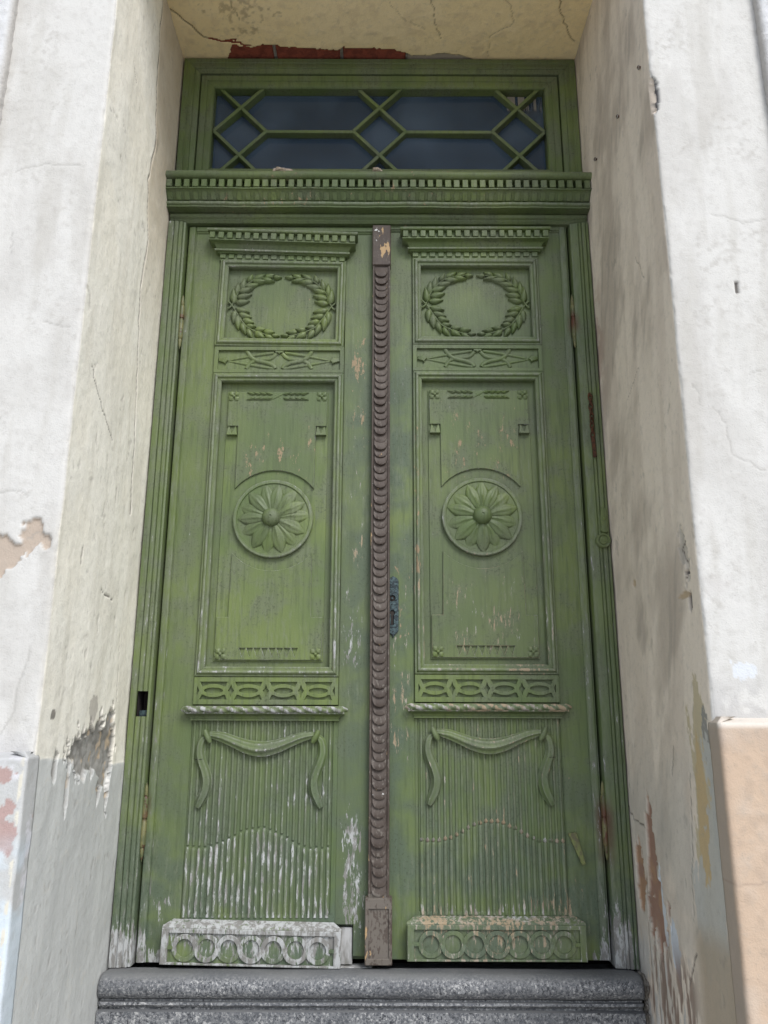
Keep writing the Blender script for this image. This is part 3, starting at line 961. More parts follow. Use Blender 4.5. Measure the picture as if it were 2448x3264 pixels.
def post(sg):
    # plan profile from the wall side to the rebate
    if sg < 0:
        xs_ = [-0.7615, -0.7615, -0.743, -0.741, -0.739, -0.7270, -0.7250, -0.723, -0.713, -0.711, -0.709, -0.7035, -0.7025, -0.7025]
    else:
        xs_ = [0.7145, 0.7145, 0.7080, 0.706, 0.704, 0.6930, 0.691, 0.689, 0.6830, 0.681, 0.679, 0.6535, 0.6520, 0.6520]
    ys_ = [0.09, -0.034, -0.035, -0.029, -0.034, -0.034, -0.028, -0.031, -0.031, -0.025, -0.027, -0.024, -0.020, 0.09]
    if sg > 0:
        ys_ = [0.09, -0.034, -0.035, -0.029, -0.034, -0.034, -0.027, -0.031, -0.031, -0.026, -0.029, -0.024, -0.020, 0.09]
    zs = [-0.668, -0.35, 0.008, 0.082, 0.6, 1.2, 1.70]
    rows = []
    for z in zs:
        rows.append([(x + 0.0010 * math.sin(3 * z + sg) * (2 <= i <= 11), y, z) for i, (x, y) in enumerate(zip(xs_, ys_))])
    V, F = grid(rows)
    n = len(xs_)
    if sg < 0:                                          # empty mortise of a lost strike plate
        F = [f for f in F if not (zs[f[0] // n] == 0.008 and 4 <= f[0] % n <= 9)]
    rid = [0.55 if (i % n) in (2, 5, 8, 11) else 0.0 for i in range(len(V))]
    return add("post", V, F, G, frame, ang=30, ridge=rid)

pL = post(-1)
pR = post(1)
v, f = box(-0.7405, -0.7085, -0.026, 0.04, 0.006, 0.084, 0)
o = add("mortise", v, [q for q in f if not all(abs(v[i][1] + 0.026) < 1e-6 for i in q)], M["dark"], pL, ang=0)
add("strike_remnant", *box(-0.7395, -0.7095, -0.010, 0.0, 0.004, 0.026, .003), M["iron"], pL, ang=30)

# head rail under the cornice
prof = [(0.09, 1.737), (-0.026, 1.737), (-0.030, 1.730), (-0.028, 1.722), (-0.021, 1.716), (-0.021, 1.712), (-0.025, 1.710), (-0.018, 1.702), (0.0, 1.7005), (0.09, 1.7005)]
head = add("head_rail", *extr_x(prof, -0.7610, 0.7140), G, frame)

# the big cornice
cz = [(0.02, 1.884), (-0.055, 1.872)]
for k in range(9):
    t = math.pi * (0.42 + k / 8 * 0.95)
    cz.append((-0.086 + 0.0155 * math.cos(t), 1.8475 + 0.0150 * math.sin(t)))
cz += [(-0.080, 1.8310), (-0.062, 1.8305), (-0.062, 1.7965), (-0.090, 1.7965), (-0.090, 1.7925), (-0.083, 1.7915)]
for k in range(7):
    t = k / 6 * math.pi / 2
    cz.append((-0.081 + 0.028 * math.sin(t), 1.7905 - 0.0265 + 0.0265 * (1 - math.sin(t)) ** 1.0 * 1.0 - 0.0035 * math.sin(2 * t)))
cz += [(-0.0535, 1.7620)]
for k in range(7):
    t = math.pi * (0.45 + k / 6)
    cz.append((-0.0575 + 0.0085 * math.cos(t), 1.7535 + 0.0080 * math.sin(t)))
cz += [(-0.058, 1.7445), (-0.062, 1.7425), (-0.061, 1.7385), (-0.040, 1.7382), (0.02, 1.7382)]
CX0, CX1 = -0.7695, 0.7215
V, F = [], []
nx = 60
rows = [[(CX0 + (CX1 - CX0) * i / nx, y, z + 0.0010 * math.sin(i * 0.4) + 0.0006 * math.sin(i * 1.7 + y * 90)) for y, z in cz] for i in range(nx + 1)]
V, F = grid(rows)
n = len(cz)
F += [tuple(range(n)), tuple(range(nx * n + n - 1, nx * n - 1, -1))]
rid = [0.8 if (i % n) in (4, 5, 27, 28, 29) else 0.0 for i in range(len(V))]
cornice = add("cornice", V, F, G, frame, org=(0, -0.05, 1.80), ridge=rid)
dn = 49
pit = (CX1 - CX0) / dn
dm = mk_mesh("dentil", *box(-0.0104, 0.0104, -0.012, 0.018, -0.0150, 0.0150, 0.0014), G, ang=30)
# curved tongue on the cove
tv = []
for k in range(5):
    t = k / 4
    a = (0.10 + 0.80 * t) * math.pi / 2
    y = -0.081 + 0.028 * math.sin(a) - 0.0025 - 0.0075 * t
    z = 1.7905 - 0.0265 * math.sin(a) - 0.0035 * math.sin(2 * a) + 0.0010
    tv.append((y, z))
rows = []
for x, dd in ((-0.0090, 0.010), (-0.0090, 0), (-0.0080, -0.0008), (0.0080, -0.0008), (0.0090, 0), (0.0090, 0.010)):
    rows.append([(x, y + dd + 0.085, z - 1.7965) for y, z in tv] + [(x, tv[-1][0] + 0.085 + 0.010, tv[-1][1] - 1.7965 - 0.0006)])
tm = mk_mesh("tongue", *grid(rows), G, ang=30)
rr = random.Random(3)
for k in range(dn):
    x = CX0 + pit * (k + 0.5)
    inst("dentil", dm, cornice, (x + rr.uniform(-.0008, .0008), -0.0815, 1.8125 + rr.uniform(-.0006, .0006)), (rr.uniform(-.03, .03), rr.uniform(-.02, .02), rr.uniform(-.03, .03)), (rr.uniform(.93, 1.04), 1, rr.uniform(.95, 1.03)))
    inst("tongue", tm, cornice, (x + rr.uniform(-.0008, .0008), -0.085, 1.7965), (0, rr.uniform(-.015, .015), 0), (rr.uniform(.88, 1.05), 1, 1))

# hinges belong to the leaves; the frame carries a latch plate with a round boss on the right
lp = [(0.692, 0.655), (0.700, 0.660), (0.7075, 0.655), (0.709, 0.62), (0.7075, 0.595), (0.7105, 0.582), (0.703, 0.575), (0.692, 0.577), (0.6865, 0.584), (0.690, 0.597), (0.6885, 0.62)]
latch = add("latch_plate", *plate([lp], -0.041, -0.028, 0.002), G, frame)
latch["label"] = "overpainted latch plate with a round boss"
add("screw_head", *lathe_y([(0.006, -0.040), (0.006, -0.0425), (0.004, -0.044), (0.0001, -0.044)], 14, 0.699, 0.622), G, latch)
add("round_boss", *lathe_y([(0.0235, -0.028), (0.0235, -0.044), (0.0215, -0.047), (0.0175, -0.047), (0.0160, -0.043), (0.0140, -0.043), (0.0120, -0.046), (0.004, -0.047), (0.0001, -0.047)], 28, 0.692, 0.5505), G, latch)
add("slot", *box(0.683, 0.700, -0.0485, -0.045, 0.547, 0.551, .001), G, latch)

# ------------------------------------------------------------------ transom window
tr = empty("transom_window", (-0.02, 0.03, 1.88), "dark transom window with green lattice glazing bars above the cornice", "window")
tprof = [(0, -0.09), (0, 0.004), (0.019, 0.005), (0.0205, 0.0035), (0.022, 0.004), (0.041, 0.003), (0.0425, 0.000), (0.044, 0.0005), (0.061, -0.003), (0.0625, -0.016), (0.0625, -0.09)]
T0, T1, TZ0, TZ1 = -0.7600, 0.7150, 1.840, 2.4235
for (V, F), nm in zip(mitred(T0, T1, TZ0, TZ1, tprof), ("sill_rail", "jamb", "head", "jamb")):
    add(nm, V, F, G, tr, ang=30)
sprof = [(0, -0.06), (0, -0.009), (0.002, -0.007), (0.024, -0.007), (0.0255, -0.010), (0.028, -0.0095), (0.046, -0.013), (0.050, -0.018), (0.050, -0.066)]
sx0, sx1, sz0, sz1 = T0 + 0.0655, T1 - 0.0655, TZ0 + 0.0655, TZ1 - 0.0655
for (V, F), nm in zip(mitred(sx0, sx1, sz0, sz1, sprof), ("sash_rail", "sash_stile", "sash_rail", "sash_stile")):
    rid = [0.0] * len(V)
    add(nm, V, F, G, tr, ang=30, ridge=rid)
gx0, gx1, gz0, gz1 = sx0 + 0.05, sx1 - 0.05, sz0 + 0.05, sz1 - 0.05       # clear opening
COLS = (-0.5425, -0.0215, 0.4965)
HX, ZM, DZ = 0.0975, 2.1245, 0.1030
def bar(a, b, dy=0.0):
    a, b = Vector((a[0], a[1])), Vector((b[0], b[1]))
    def clip(p, q):
        # keep p inside the opening, moving it towards q
        t = 0.0
        d = q - p
        for lo, hi, i in ((gx0 - .004, gx1 + .004, 0), (gz0 - .004, gz1 + .004, 1)):
            if p[i] < lo: t = max(t, (lo - p[i]) / d[i])
            if p[i] > hi: t = max(t, (hi - p[i]) / d[i])
        return p + d * t
    a, b = clip(a, b), clip(b, a)
    L = (b - a).length
    ang = math.atan2(b.y - a.y, b.x - a.x)
    m = (a + b) / 2
    v, f = box(-L / 2, L / 2, 0, 0.038, -0.0064, 0.0064, 0.0014)
    cs, sn = math.cos(ang), math.sin(ang)
    v = [(m.x + x * cs - z * sn, 0.0215 + y + dy, m.y + x * sn + z * cs) for x, y, z in v]
    add("glazing_bar", v, f, G, tr, ang=30)
k = 0
for c in COLS:
    e = 2.1
    bar((c - HX, ZM), (c + HX * (e - 1), ZM + DZ * e), 0.0)
    bar((c + HX, ZM), (c - HX * (e - 1), ZM + DZ * e), 0.0022)
    bar((c - HX, ZM), (c + HX * (e - 1), ZM - DZ * e), 0.0011)
    bar((c + HX, ZM), (c - HX * (e - 1), ZM - DZ * e), 0.0033)
for a, b in ((0, 1), (1, 2)):
    bar((COLS[a] + HX, ZM), (COLS[b] - HX, ZM), 0.0044)
# panes, one by one
SL = HX / DZ
panes = []
for c in COLS:
    panes.append([(c - HX, ZM), (c, ZM + DZ), (c + HX, ZM), (c, ZM - DZ)])
    panes.append([(c, ZM + DZ), (c - SL * (gz1 - ZM - DZ), gz1), (c + SL * (gz1 - ZM - DZ), gz1)])
    panes.append([(c, ZM - DZ), (c - SL * (ZM - DZ - gz0), gz0), (c + SL * (ZM - DZ - gz0), gz0)])
for a, b in ((0, 1), (1, 2)):
    l, r = COLS[a], COLS[b]
    u = SL * (gz1 - ZM - DZ)
    panes.append([(l + HX, ZM), (l, ZM + DZ), (l + u, gz1), (r - u, gz1), (r, ZM + DZ), (r - HX, ZM)])
    u = SL * (ZM - DZ - gz0)
    panes.append([(l + HX, ZM), (l, ZM - DZ), (l + u, gz0), (r - u, gz0), (r, ZM - DZ), (r - HX, ZM)])
for c, e in ((COLS[0], gx0), (COLS[2], gx1)):
    q = -1 if e < c else 1
    u = SL * (gz1 - ZM - DZ)
    panes.append([(e, ZM + .004), (c, ZM + DZ), (c + q * u, gz1), (e, gz1)])
    u = SL * (ZM - DZ - gz0)
    panes.append([(e, ZM - .004), (c, ZM - DZ), (c + q * u, gz0), (e, gz0)])
for i, p in enumerate(panes):
    cx = sum(a for a, b in p) / len(p); cz_ = sum(b for a, b in p) / len(p)
    p = [(cx + (a - cx) * 0.985, cz_ + (b - cz_) * 0.985) for a, b in p]
    if signed(p) < 0: p.reverse()
    n = len(p)
    tx, tz = rr.uniform(-.02, .02), rr.uniform(-.03, .03)
    fv = [(a, 0.055 + tx * (a - cx) + tz * (b - cz_), b) for a, b in p]
    V = fv + [(a, y + 0.003, b) for a, y, b in fv]
    F = [tuple(range(n)), tuple(range(2 * n - 1, n - 1, -1))] + [(i2, i2 + n, (i2 + 1) % n + n, (i2 + 1) % n) for i2 in range(n)]
    add("pane", V, F, M["glass"], tr, ang=0)

# ------------------------------------------------------------------ door leaves
MOULD = [(0, 0.0), (0, 0.008), (0.0025, 0.0105), (0.006, 0.0105), (0.0075, 0.0135), (0.0105, 0.0172), (0.014, 0.0182), (0.0175, 0.0168), (0.0195, 0.0128), (0.0215, 0.0115), (0.027, 0.0115), (0.0295, 0.0095), (0.0300, 0.0085), (0.0300, -0.0140)]
MRID = [0, .5, .6, .2, 0, .7, 1, .7, 0, 0, .5, 1, .8, 0]

INN = [(-0.1619, 1.4111, -0.1138, 1.4201), (-0.1576, 1.4301, -0.1069, 1.442), (-0.1521, 1.4521, -0.1014, 1.467), (-0.1321, 1.4743, -0.081, 1.4833), (-0.1066, 1.4935, -0.0563, 1.4937), (-0.074, 1.5055, -0.03, 1.4968), (-0.0359, 1.5131, -0.0054, 1.5132)]
OUT = [(-0.167, 1.4082, -0.1727, 1.4667), (-0.1595, 1.4404, -0.158, 1.4904), (-0.1447, 1.461, -0.135, 1.5082), (-0.1223, 1.4905, -0.1078, 1.5217), (-0.1017, 1.5039, -0.0628, 1.5234), (-0.065, 1.5115, -0.031, 1.525)]
INL = [(-0.1608, 1.3879, -0.1105, 1.3765), (-0.1494, 1.3691, -0.103, 1.3563), (-0.1339, 1.3461, -0.0942, 1.3347), (-0.1198, 1.3246, -0.0858, 1.3219), (-0.0879, 1.3104, -0.0515, 1.312), (-0.0589, 1.3019, -0.0199, 1.3007), (-0.0298, 1.2878, -0.002, 1.2865)]
OUL = [(-0.1618, 1.3821, -0.1645, 1.333), (-0.1516, 1.3619, -0.1477, 1.3087), (-0.1358, 1.3331, -0.1221, 1.2903), (-0.1154, 1.3132, -0.0955, 1.2762), (-0.0888, 1.3018, -0.0526, 1.2749), (-0.0532, 1.2877, -0.0201, 1.2722)]
STU = [(-0.1740, 1.3960, .0024), (-0.1617, 1.4316, .0026), (-0.1496, 1.4551, .0028), (-0.1296, 1.4772, .0028), (-0.1042, 1.4995, .0026), (-0.0675, 1.5085, .0024), (-0.0359, 1.5131, .002)]
STL = [(-0.1740, 1.4030, .0024), (-0.159, 1.3792, .0026), (-0.1419, 1.3504, .0028), (-0.1197, 1.3217, .0028), (-0.0903, 1.3047, .0026), (-0.0586, 1.2934, .0024), (-0.0298, 1.2878, .002)]
LEAFS = [mk_mesh("wreath_leaf", *leafshape(0.05, w, h), G, ang=60) for w, h in ((0.0128, 0.0085), (0.0138, 0.0095), (0.0120, 0.0080))]

def petal_mesh(hw, L, lift, seed):
    rr_ = random.Random(seed)
    rows = []
    ns, nc = 11, 10
    for i in range(ns + 1):
        t = i / ns
        r = 0.020 + (L - 0.020) * t
        w = hw * (0.36 + 0.64 * math.sin(math.pi / 2 * min(1, t / 0.62))) * max(0.012, 1 - max(0.0, (t - 0.50) / 0.50) ** 1.9) ** 0.95
        hgt = lift + 0.0125 * math.sin(math.pi * min(1, 0.25 + 0.70 * t)) - 0.006 * t
        row = []
        for k in range(nc + 1):
            u = -1 + 2 * k / nc
            y = -(hgt * (1 - 0.55 * u * u) + 0.0016 * math.cos(u * math.pi * 3.0) * math.sin(math.pi * min(1, t * 1.1)))
            row.append((r, y, w * u + 0.004 * t * rr_.uniform(-.2, .2)))
        row = [(r, 0.003, row[0][2])] + row + [(r, 0.003, row[-1][2])]
        rows.append(row)
    return mk_mesh("petal", *grid(rows), G, ang=50)
PET = [petal_mesh(0.0248, 0.1185, 0.0046, 1), petal_mesh(0.0248, 0.1180, 0.0030, 2)]

def flower(cx, cz, y, parent):
    parts = []
    for k in range(4):
        a = math.pi / 4 + k * math.pi / 2
        v, f = leafshape(0.0215, 0.0092, 0.0052, 6, 4, 1.5)
        parts.append(([(cx + x * math.cos(a) - z * math.sin(a), y + yy * 0.9, cz + x * math.sin(a) + z * math.cos(a)) for x, yy, z in v], f))
    parts.append(lathe_y([(0.0055, y), (0.0052, y - 0.0050), (0.0035, y - 0.0070), (0.0001, y - 0.0076)], 10, cx, cz))
    return add("flower", *join(*parts), G, parent, ang=50)

def leaf(side):
    """side -1: left leaf, +1: right leaf; local x measured from the middle of the panels"""
    L_ = side < 0
    xc = -0.358 if L_ else 0.3165
    dz = -0.0095 if L_ else 0.0
    hx = -0.337 if L_ else 0.329                        # hinge edge
    kx = 0.340 if L_ else -0.3325                       # meeting edge
    zb = -0.655
    root = empty("door_leaf", (xc + hx, 0, zb + dz),
                 "left green carved door leaf with the brown scaled centre strip" if L_ else "right green carved door leaf with the iron keyhole plate", "door", "pair of carved door leaves")
    def X(V): return [(v[0] + xc, v[1], v[2] + dz) for v in V]
    def A(name, vf, mat=G, parent=None, ang=35, ridge=None, org=None, label=None):
        o = add(name, X(vf[0]), vf[1], mat, parent or root, ang=ang, ridge=ridge, org=org)
        if label: o["label"] = label
        return o
    sgn = 1 if L_ else -1                               # +1 when the meeting edge is at +x
    # boards
    h0, h1 = sorted((hx, -sgn * 0.2205))
    l0, l1 = sorted((kx, sgn * 0.2205))
    hs_ = A("hinge_stile", box(h0, h1, 0, 0.045, zb, 1.706, 0.002))
    ls_ = A("lock_stile", box(l0, l1, 0.0005, 0.045, zb if not L_ else -0.556, 1.706, 0.002))
    A("top_rail", box(-0.2200, 0.2200, 0.001, 0.045, 1.56, 1.7055, 0.002))
    A("bottom_rail", box(-0.2200, 0.2200, 0.001, 0.045, zb + 0.001, -0.53, 0.002))
    A("back_board", box(min(hx, kx) + 0.004, max(hx, kx) - 0.004, 0.030, 0.047, zb + 0.004, 1.70, 0))
    # raised bead along the hinge edge and the top
    e0, e1 = sorted((hx + sgn * 0.0005, hx + sgn * 0.028))
    V, F = extr_z([(e0, 0.004), (e0, -0.0035), (e0 + .004, -0.006), (e1 - .007, -0.006), (e1 - .0045, -0.002), (e1 - .002, -0.004), (e1, 0.0)], zb + 0.002, 1.7045)
    A("edge_bead", (V, F), ridge=[0.55 if i % 7 in (2, 3, 5) else 0 for i in range(len(V))])
    V, F = extr_x([(0.004, 1.7055), (-0.005, 1.7045), (-0.0075, 1.700), (-0.007, 1.688), (-0.003, 1.6855), (-0.004, 1.682), (0.0, 1.678), (0.004, 1.678)], min(e1, kx) if sgn > 0 else kx, kx if sgn > 0 else e0)
    A("top_bead", (V, F))

    # ---- crown with dentils
    cp = [(0.0, 1.692), (0.046, 1.6735), (0.0515, 1.671), (0.0535, 1.667), (0.0515, 1.6625), (0.047, 1.660), (0.038, 1.6595), (0.036, 1.6580), (0.036, 1.6335), (0.046, 1.6330), (0.046, 1.6295), (0.041, 1.6285),
          (0.0335, 1.6255), (0.0275, 1.6205), (0.0235, 1.6140), (0.0215, 1.6085), (0.0255, 1.6080), (0.0280, 1.6050), (0.0270, 1.6010), (0.0235, 1.5990), (0.0185, 1.5985), (0.0185, 1.5955), (0.0, 1.5950)]
    V, F = crown(cp, 0.0, 0.2095, 0.001)
    piv = (xc + (-0.27 if L_ else 0.27), 0, 1.64 + dz)
    cw = A("crown", (V, F), org=piv, ridge=[1.0 if i % len(cp) in (2, 3, 17, 18) else 0 for i in range(len(V))])
    r_ = random.Random(5 + side)
    d1 = mk_mesh("dentil", *box(-0.0097, 0.0097, -0.0075, 0.0075, -0.0125, 0.0125, 0.0016), G, ang=30)
    for k in range(17):
        x = -0.2445 + 0.489 * k / 16
        inst("dentil", d1, cw, (xc + x, -0.0425, 1.6465 + dz), (r_.uniform(-.03, .03), r_.uniform(-.03, .03), r_.uniform(-.03, .03)), (r_.uniform(.92, 1.03), 1, r_.uniform(.95, 1.03)))
    # notched band below
    V, F = box(-0.2205, 0.2205, -0.009, 0.001, 1.5705, 1.5950, 0.001)
    nb = A("notched_band", (V, F), org=piv)
    d2 = mk_mesh("block", *box(-0.0098, 0.0098, -0.0035, 0.003, -0.0085, 0.0085, 0.001), G, ang=30)
    for k in range(15):
        x = -0.2095 + 0.419 * k / 14
        inst("block", d2, nb, (xc + x, -0.0105, 1.5862 + dz), (0, r_.uniform(-.02, .02), 0), (r_.uniform(.93, 1.04), 1, 1))

    # ---- wreath panel
    wp = A("wreath_panel", box(-0.195, 0.195, 0.0125, 0.020, 1.255, 1.560, 0), ang=0, org=(xc, 0, 1.40 + dz))
    for V, F in mitred(-0.2205, 0.2205, 1.2395, 1.5715, MOULD):
        A("moulding", (V, F), parent=wp, ang=30, ridge=[MRID[i % len(MOULD)] for i in range(len(V))])
    wr = A("wreath", join(*[sweep([(q * a, b, c) for a, b, c in st], 8, y0=0.0065, sub=3) for q in (1, -1) for st in (STU, STL)],
                          *[sweep([(q * 0.172, 1.400, .003), (q * 0.1835, 1.400 + e * 0.011, .0038), (q * 0.187, 1.400 + e * 0.014, .0025)], 8, y0=0.006, sub=2) for q in (1, -1) for e in (1, -1)]), org=(xc, 0, 1.40 + dz), ang=60)
    for q in (1, -1):
        for li, grp_ in enumerate((INN, OUT, INL, OUL)):
            for i, (x0, z0, x1, z1) in enumerate(grp_):
                x0, x1 = q * x0, q * x1
                Ln = math.hypot(x1 - x0, z1 - z0)
                a = math.atan2(z1 - z0, x1 - x0)
                s = Ln / 0.05
                inst("leaf", LEAFS[(i + li) % 3], wr, (xc + x0, 0.0115 - 0.0016 * ((i + li) % 3) * 0.6, z0 + dz),
                     (r_.uniform(-.12, .12), -a + r_.uniform(-.05, .05), 0), (s * 1.03, r_.uniform(1.1, 1.45), min(1.05, 0.50 + 0.5 * s) * r_.uniform(.92, 1.06)))

    # ---- crossed arrows panel
    ap = A("arrow_panel", box(-0.215, 0.215, -0.001, 0.004, 1.146, 1.234, 0), ang=0)
    A("border", plate([[(-0.2205, 1.1425), (0.2205, 1.1425), (0.2205, 1.2390), (-0.2205, 1.2390)], [(-0.2065, 1.1550), (0.2065, 1.1550), (0.2065, 1.2255), (-0.2065, 1.2255)]], -0.0095, 0.002, 0.001), parent=ap, ang=30)
    def ribbon(pts, w, y):
        return sweep([(a, b, w) for a, b in pts], 8, flat=0.55, y0=y, sub=3)
    for q in (1, -1):
        A("arrow", join(sweep([(q * 0.176, 1.1895, .0032), (q * 0.10, 1.206, .0055), (q * 0.0193, 1.2195, .0062)], 8, flat=0.8, y0=-0.001, sub=3),
                        sweep([(q * 0.176, 1.1890, .0032), (q * 0.10, 1.1745, .0055), (q * 0.0174, 1.1605, .0062)], 8, flat=0.8, y0=-0.0005, sub=3),
                        plate([[(q * a, b) for a, b in ((0.172, 1.1895), (0.1825, 1.2020), (0.1865, 1.1985), (0.2045, 1.1985), (0.2055, 1.1860), (0.1865, 1.1800), (0.1815, 1.1745), (0.180, 1.1820))]], -0.0085, 0.0, 0.002)), parent=ap, ang=45)
        A("ribbon", ribbon([(q * a, b) for a, b in ((0.1102, 1.2255), (0.0977, 1.2047), (0.0778, 1.1906), (0.0414, 1.182), (0.0204, 1.1721), (0.0124, 1.1610))], 0.0072, -0.0030), parent=ap, ang=45)
        A("ribbon", ribbon([(q * a, b) for a, b in ((0.01, 1.2171), (0.0238, 1.2016), (0.0417, 1.1952), (0.065, 1.1933), (0.088, 1.1878), (0.103, 1.1738), (0.1102, 1.1600))], 0.0068, -0.0022), parent=ap, ang=45)
    A("knot", plate([[(-0.017, 1.225), (-0.010, 1.2155), (-0.006, 1.2175), (0.0, 1.2125), (0.006, 1.2175), (0.010, 1.2155), (0.017, 1.225), (0.0, 1.2255)]], -0.009, 0, 0.002), parent=ap, ang=40)

    # ---- long panel
    lpn = A("long_panel", box(-0.195, 0.195, 0.0140, 0.022, 0.150, 1.122, 0), ang=0)
    for V, F in mitred(-0.2205, 0.2205, 0.1365, 1.1420, MOULD):
        A("moulding", (V, F), parent=lpn, ang=30, ridge=[MRID[i % len(MOULD)] for i in range(len(V))])
    A("ground_plate", plate([[(-0.1700, 0.1830), (0.1700, 0.1830), (0.1700, 1.0790), (-0.1700, 1.0790)]], 0.0100, 0.016, 0.001), parent=lpn, ang=30)
    CZ = 0.6375
    def arc(r, x, top):
        a = math.acos(x / r)
        n = 14
        t = [a + (math.pi - 2 * a) * i / n for i in range(n + 1)]
        return [(r * math.cos(q), CZ + (1 if top else -1) * r * math.sin(q)) for q in t]
    up = [(-0.1655, 1.0775), (-0.1655, 0.9560), (-0.1300, 0.9560)] + arc(0.1640, 0.129, True)[::-1] + [(0.1300, 0.9560), (0.1655, 0.9560), (0.1655, 1.0775)]
    fcut = []
    wheat_gap = [[(-0.096, 1.0490), (0.094, 1.0490), (0.094, 1.0765), (-0.096, 1.0765)]]
    A("upper_plate", plate([up], 0.0028, 0.0105, 0.0015), parent=lpn, ang=30, ridge=edge_ridge([up]))
    low = [(-0.1655, 0.1880), (-0.1655, 0.3200), (-0.1300, 0.3200)] + arc(0.1700, 0.127, False)[::-1] + [(0.1300, 0.3200), (0.1655, 0.3200), (0.1655, 0.1880)]
    holes = []
    for k in range(8):
        x = -0.0925 + 0.0232 * k
        holes.append([(x + 0.0018, 0.2245), (x + 0.0220, 0.2245), (x + 0.0119, 0.1965)])
    A("lower_plate", plate([low] + holes, 0.0028, 0.0105, 0.0010), parent=lpn, ang=30, ridge=edge_ridge([low] + holes))
    for q in (1, -1):
        o = q * 0.1478
        w, h = 0.0355, 0.030
        pts = [(-.5, 0), (.5, 0), (.36, 1), (.26, 1), (.0, .18), (-.26, 1), (-.36, 1)]
        V, F = plate([[(o + a * w, 0.9225 + b * h) for a, b in pts]], -0.0010, 0.0100, 0.0010)
        V = [(a, b - (0.0045 if b < 0.006 else 0) * max(0, 1 - (c - 0.9225) / h), c) for a, b, c in V]
        A("tassel", (V, F), parent=lpn, ang=30)
        flower(xc + q * 0.1475, 1.0615 + dz, 0.0034, lpn)
        flower(xc + q * 0.1475, 0.2060 + dz, 0.0034, lpn)
    parts = []
    for q in (1, -1):
        for k in range(4):
            for e in (1, -1):
                v, f = leafshape(0.029, 0.0080, 0.0070, 5, 4)
                a = e * 0.30
                bx, bz = 0.018 + 0.0195 * k, 1.0620 + e * 0.0062
                parts.append(([(q * (bx + x * math.cos(a) - z * math.sin(a) * 1), 0.0042 + y, bz + (x * math.sin(a) + z * math.cos(a)) * 0.8) for x, y, z in v], f if q > 0 else [t[::-1] for t in f]))
    parts.append(sweep([(-0.026, 1.0475, .0028), (0.0, 1.062, .0042), (0.026, 1.0770, .0028)], 8, y0=0.0045, sub=3))
    parts.append(sweep([(0.020, 1.0485, .0022), (0.0, 1.062, .0034), (-0.022, 1.0755, .0022)], 8, y0=0.0052, sub=3))
    A("wheat_ears", join(*parts), parent=lpn, ang=50)

    # ---- rosette
    ro = A("rosette", lathe_y([(0.1295, 0.0095), (0.1295, -0.0030), (0.1270, -0.0055), (0.1180, -0.0057), (0.1160, -0.0020), (0.0900, -0.0030), (0.03, -0.0080), (0.0001, -0.0100)], 56, 0.0, CZ), org=(xc, 0, CZ + dz), ang=30,
           ridge=[0.9 if i // 56 in (1, 2) else 0 for i in range(8 * 56)])
    a0 = 0.28 if L_ else 0.0
    for k in range(14):
        big = k % 2 == 0
        a = math.pi / 2 + math.pi + k * math.pi / 7 + a0 + r_.uniform(-.05, .05)
        inst("petal", PET[0 if big else 1], ro, (xc, -0.0025 if big else -0.0010, CZ + dz), (0, -a, 0), (r_.uniform(.96, 1.03), 1, r_.uniform(.93, 1.05)))
    A("boss", lathe_y([(0.0300, -0.006), (0.0305, -0.014), (0.0290, -0.0215), (0.0250, -0.0280), (0.0180, -0.0335), (0.0100, -0.0360), (0.0040, -0.0368), (0.0034, -0.0350), (0.0001, -0.0345)], 28, -0.004 if L_ else 0, CZ + 0.001), parent=ro, ang=50)

    # ---- pierced oval band
    ob = A("oval_band", box(-0.2195, 0.2195, 0.0010, 0.006, 0.054, 0.136, 0), ang=0)
    holes = []
    OZ = 0.0945
    for k in range(4):
        ox = -0.1598 + 0.10655 * k
        n = 8
        holes.append([(ox + 0.029 * math.cos(math.pi * i / n), OZ + 0.0086 * math.sin(math.pi * i / n)) for i in range(n + 1)] + [(ox + 0.029 * math.cos(math.pi * i / n), OZ - 0.0086 * math.sin(math.pi * i / n)) for i in range(n - 1, 0, -1)])
        for e in (1, -1):
            h = [(ox - 0.0415, OZ + e * 0.0262), (ox + 0.0415, OZ + e * 0.0262), (ox + 0.0350, OZ + e * 0.0125)]
            for i in range(1, 8):
                a = math.radians(20) + math.radians(140) * i / 8
                h.append((ox + 0.037 * math.cos(a), OZ + e * (0.0185 * math.sin(a) + 0.0018)))
            h.append((ox - 0.0350, OZ + e * 0.0125))
            holes.append(h)
    for k in range(3):
        ox = -0.10655 + 0.10655 * k
        holes.append([(ox - 0.0090, OZ), (ox - 0.003, OZ + 0.008), (ox, OZ + 0.0185), (ox + 0.003, OZ + 0.008), (ox + 0.0090, OZ), (ox + 0.003, OZ - 0.008), (ox, OZ - 0.0185), (ox - 0.003, OZ - 0.008)])
    for q in (1, -1):
        holes.append([(q * 0.2095, OZ + 0.013), (q * 0.2095, OZ - 0.013), (q * 0.2035, OZ)])
    A("fretwork", plate([[(-0.2205, 0.0530), (0.2205, 0.0530), (0.2205, 0.1350), (-0.2205, 0.1350)]] + holes, -0.0085, 0.002, 0.0010), parent=ob, ang=30)

    # ---- rope ledge
    rows, rid = [], []
    for i in range(201):
        t = i / 200
        x = -0.2515 + 0.503 * t
        tp = min(1, min(t, 1 - t) / 0.035)
        row = []
        for k in range(16):
            f = 2 * math.pi * k / 16
            tw = 0.5 + 0.5 * math.cos(1.0 * (2 * f - x * 160))
            R0 = (0.0072 + 0.0034 * tw ** 0.5) * (0.35 + 0.65 * tp ** 0.6)
            row.append((x, -0.0290 + 0.010 * (1 - tp) - R0 * math.sin(f) * 1.05, 0.0385 + R0 * math.cos(f)))
            rid.append(1.0 * tw ** 0.6)
        rows.append(row)
    V, F = grid(rows, True)
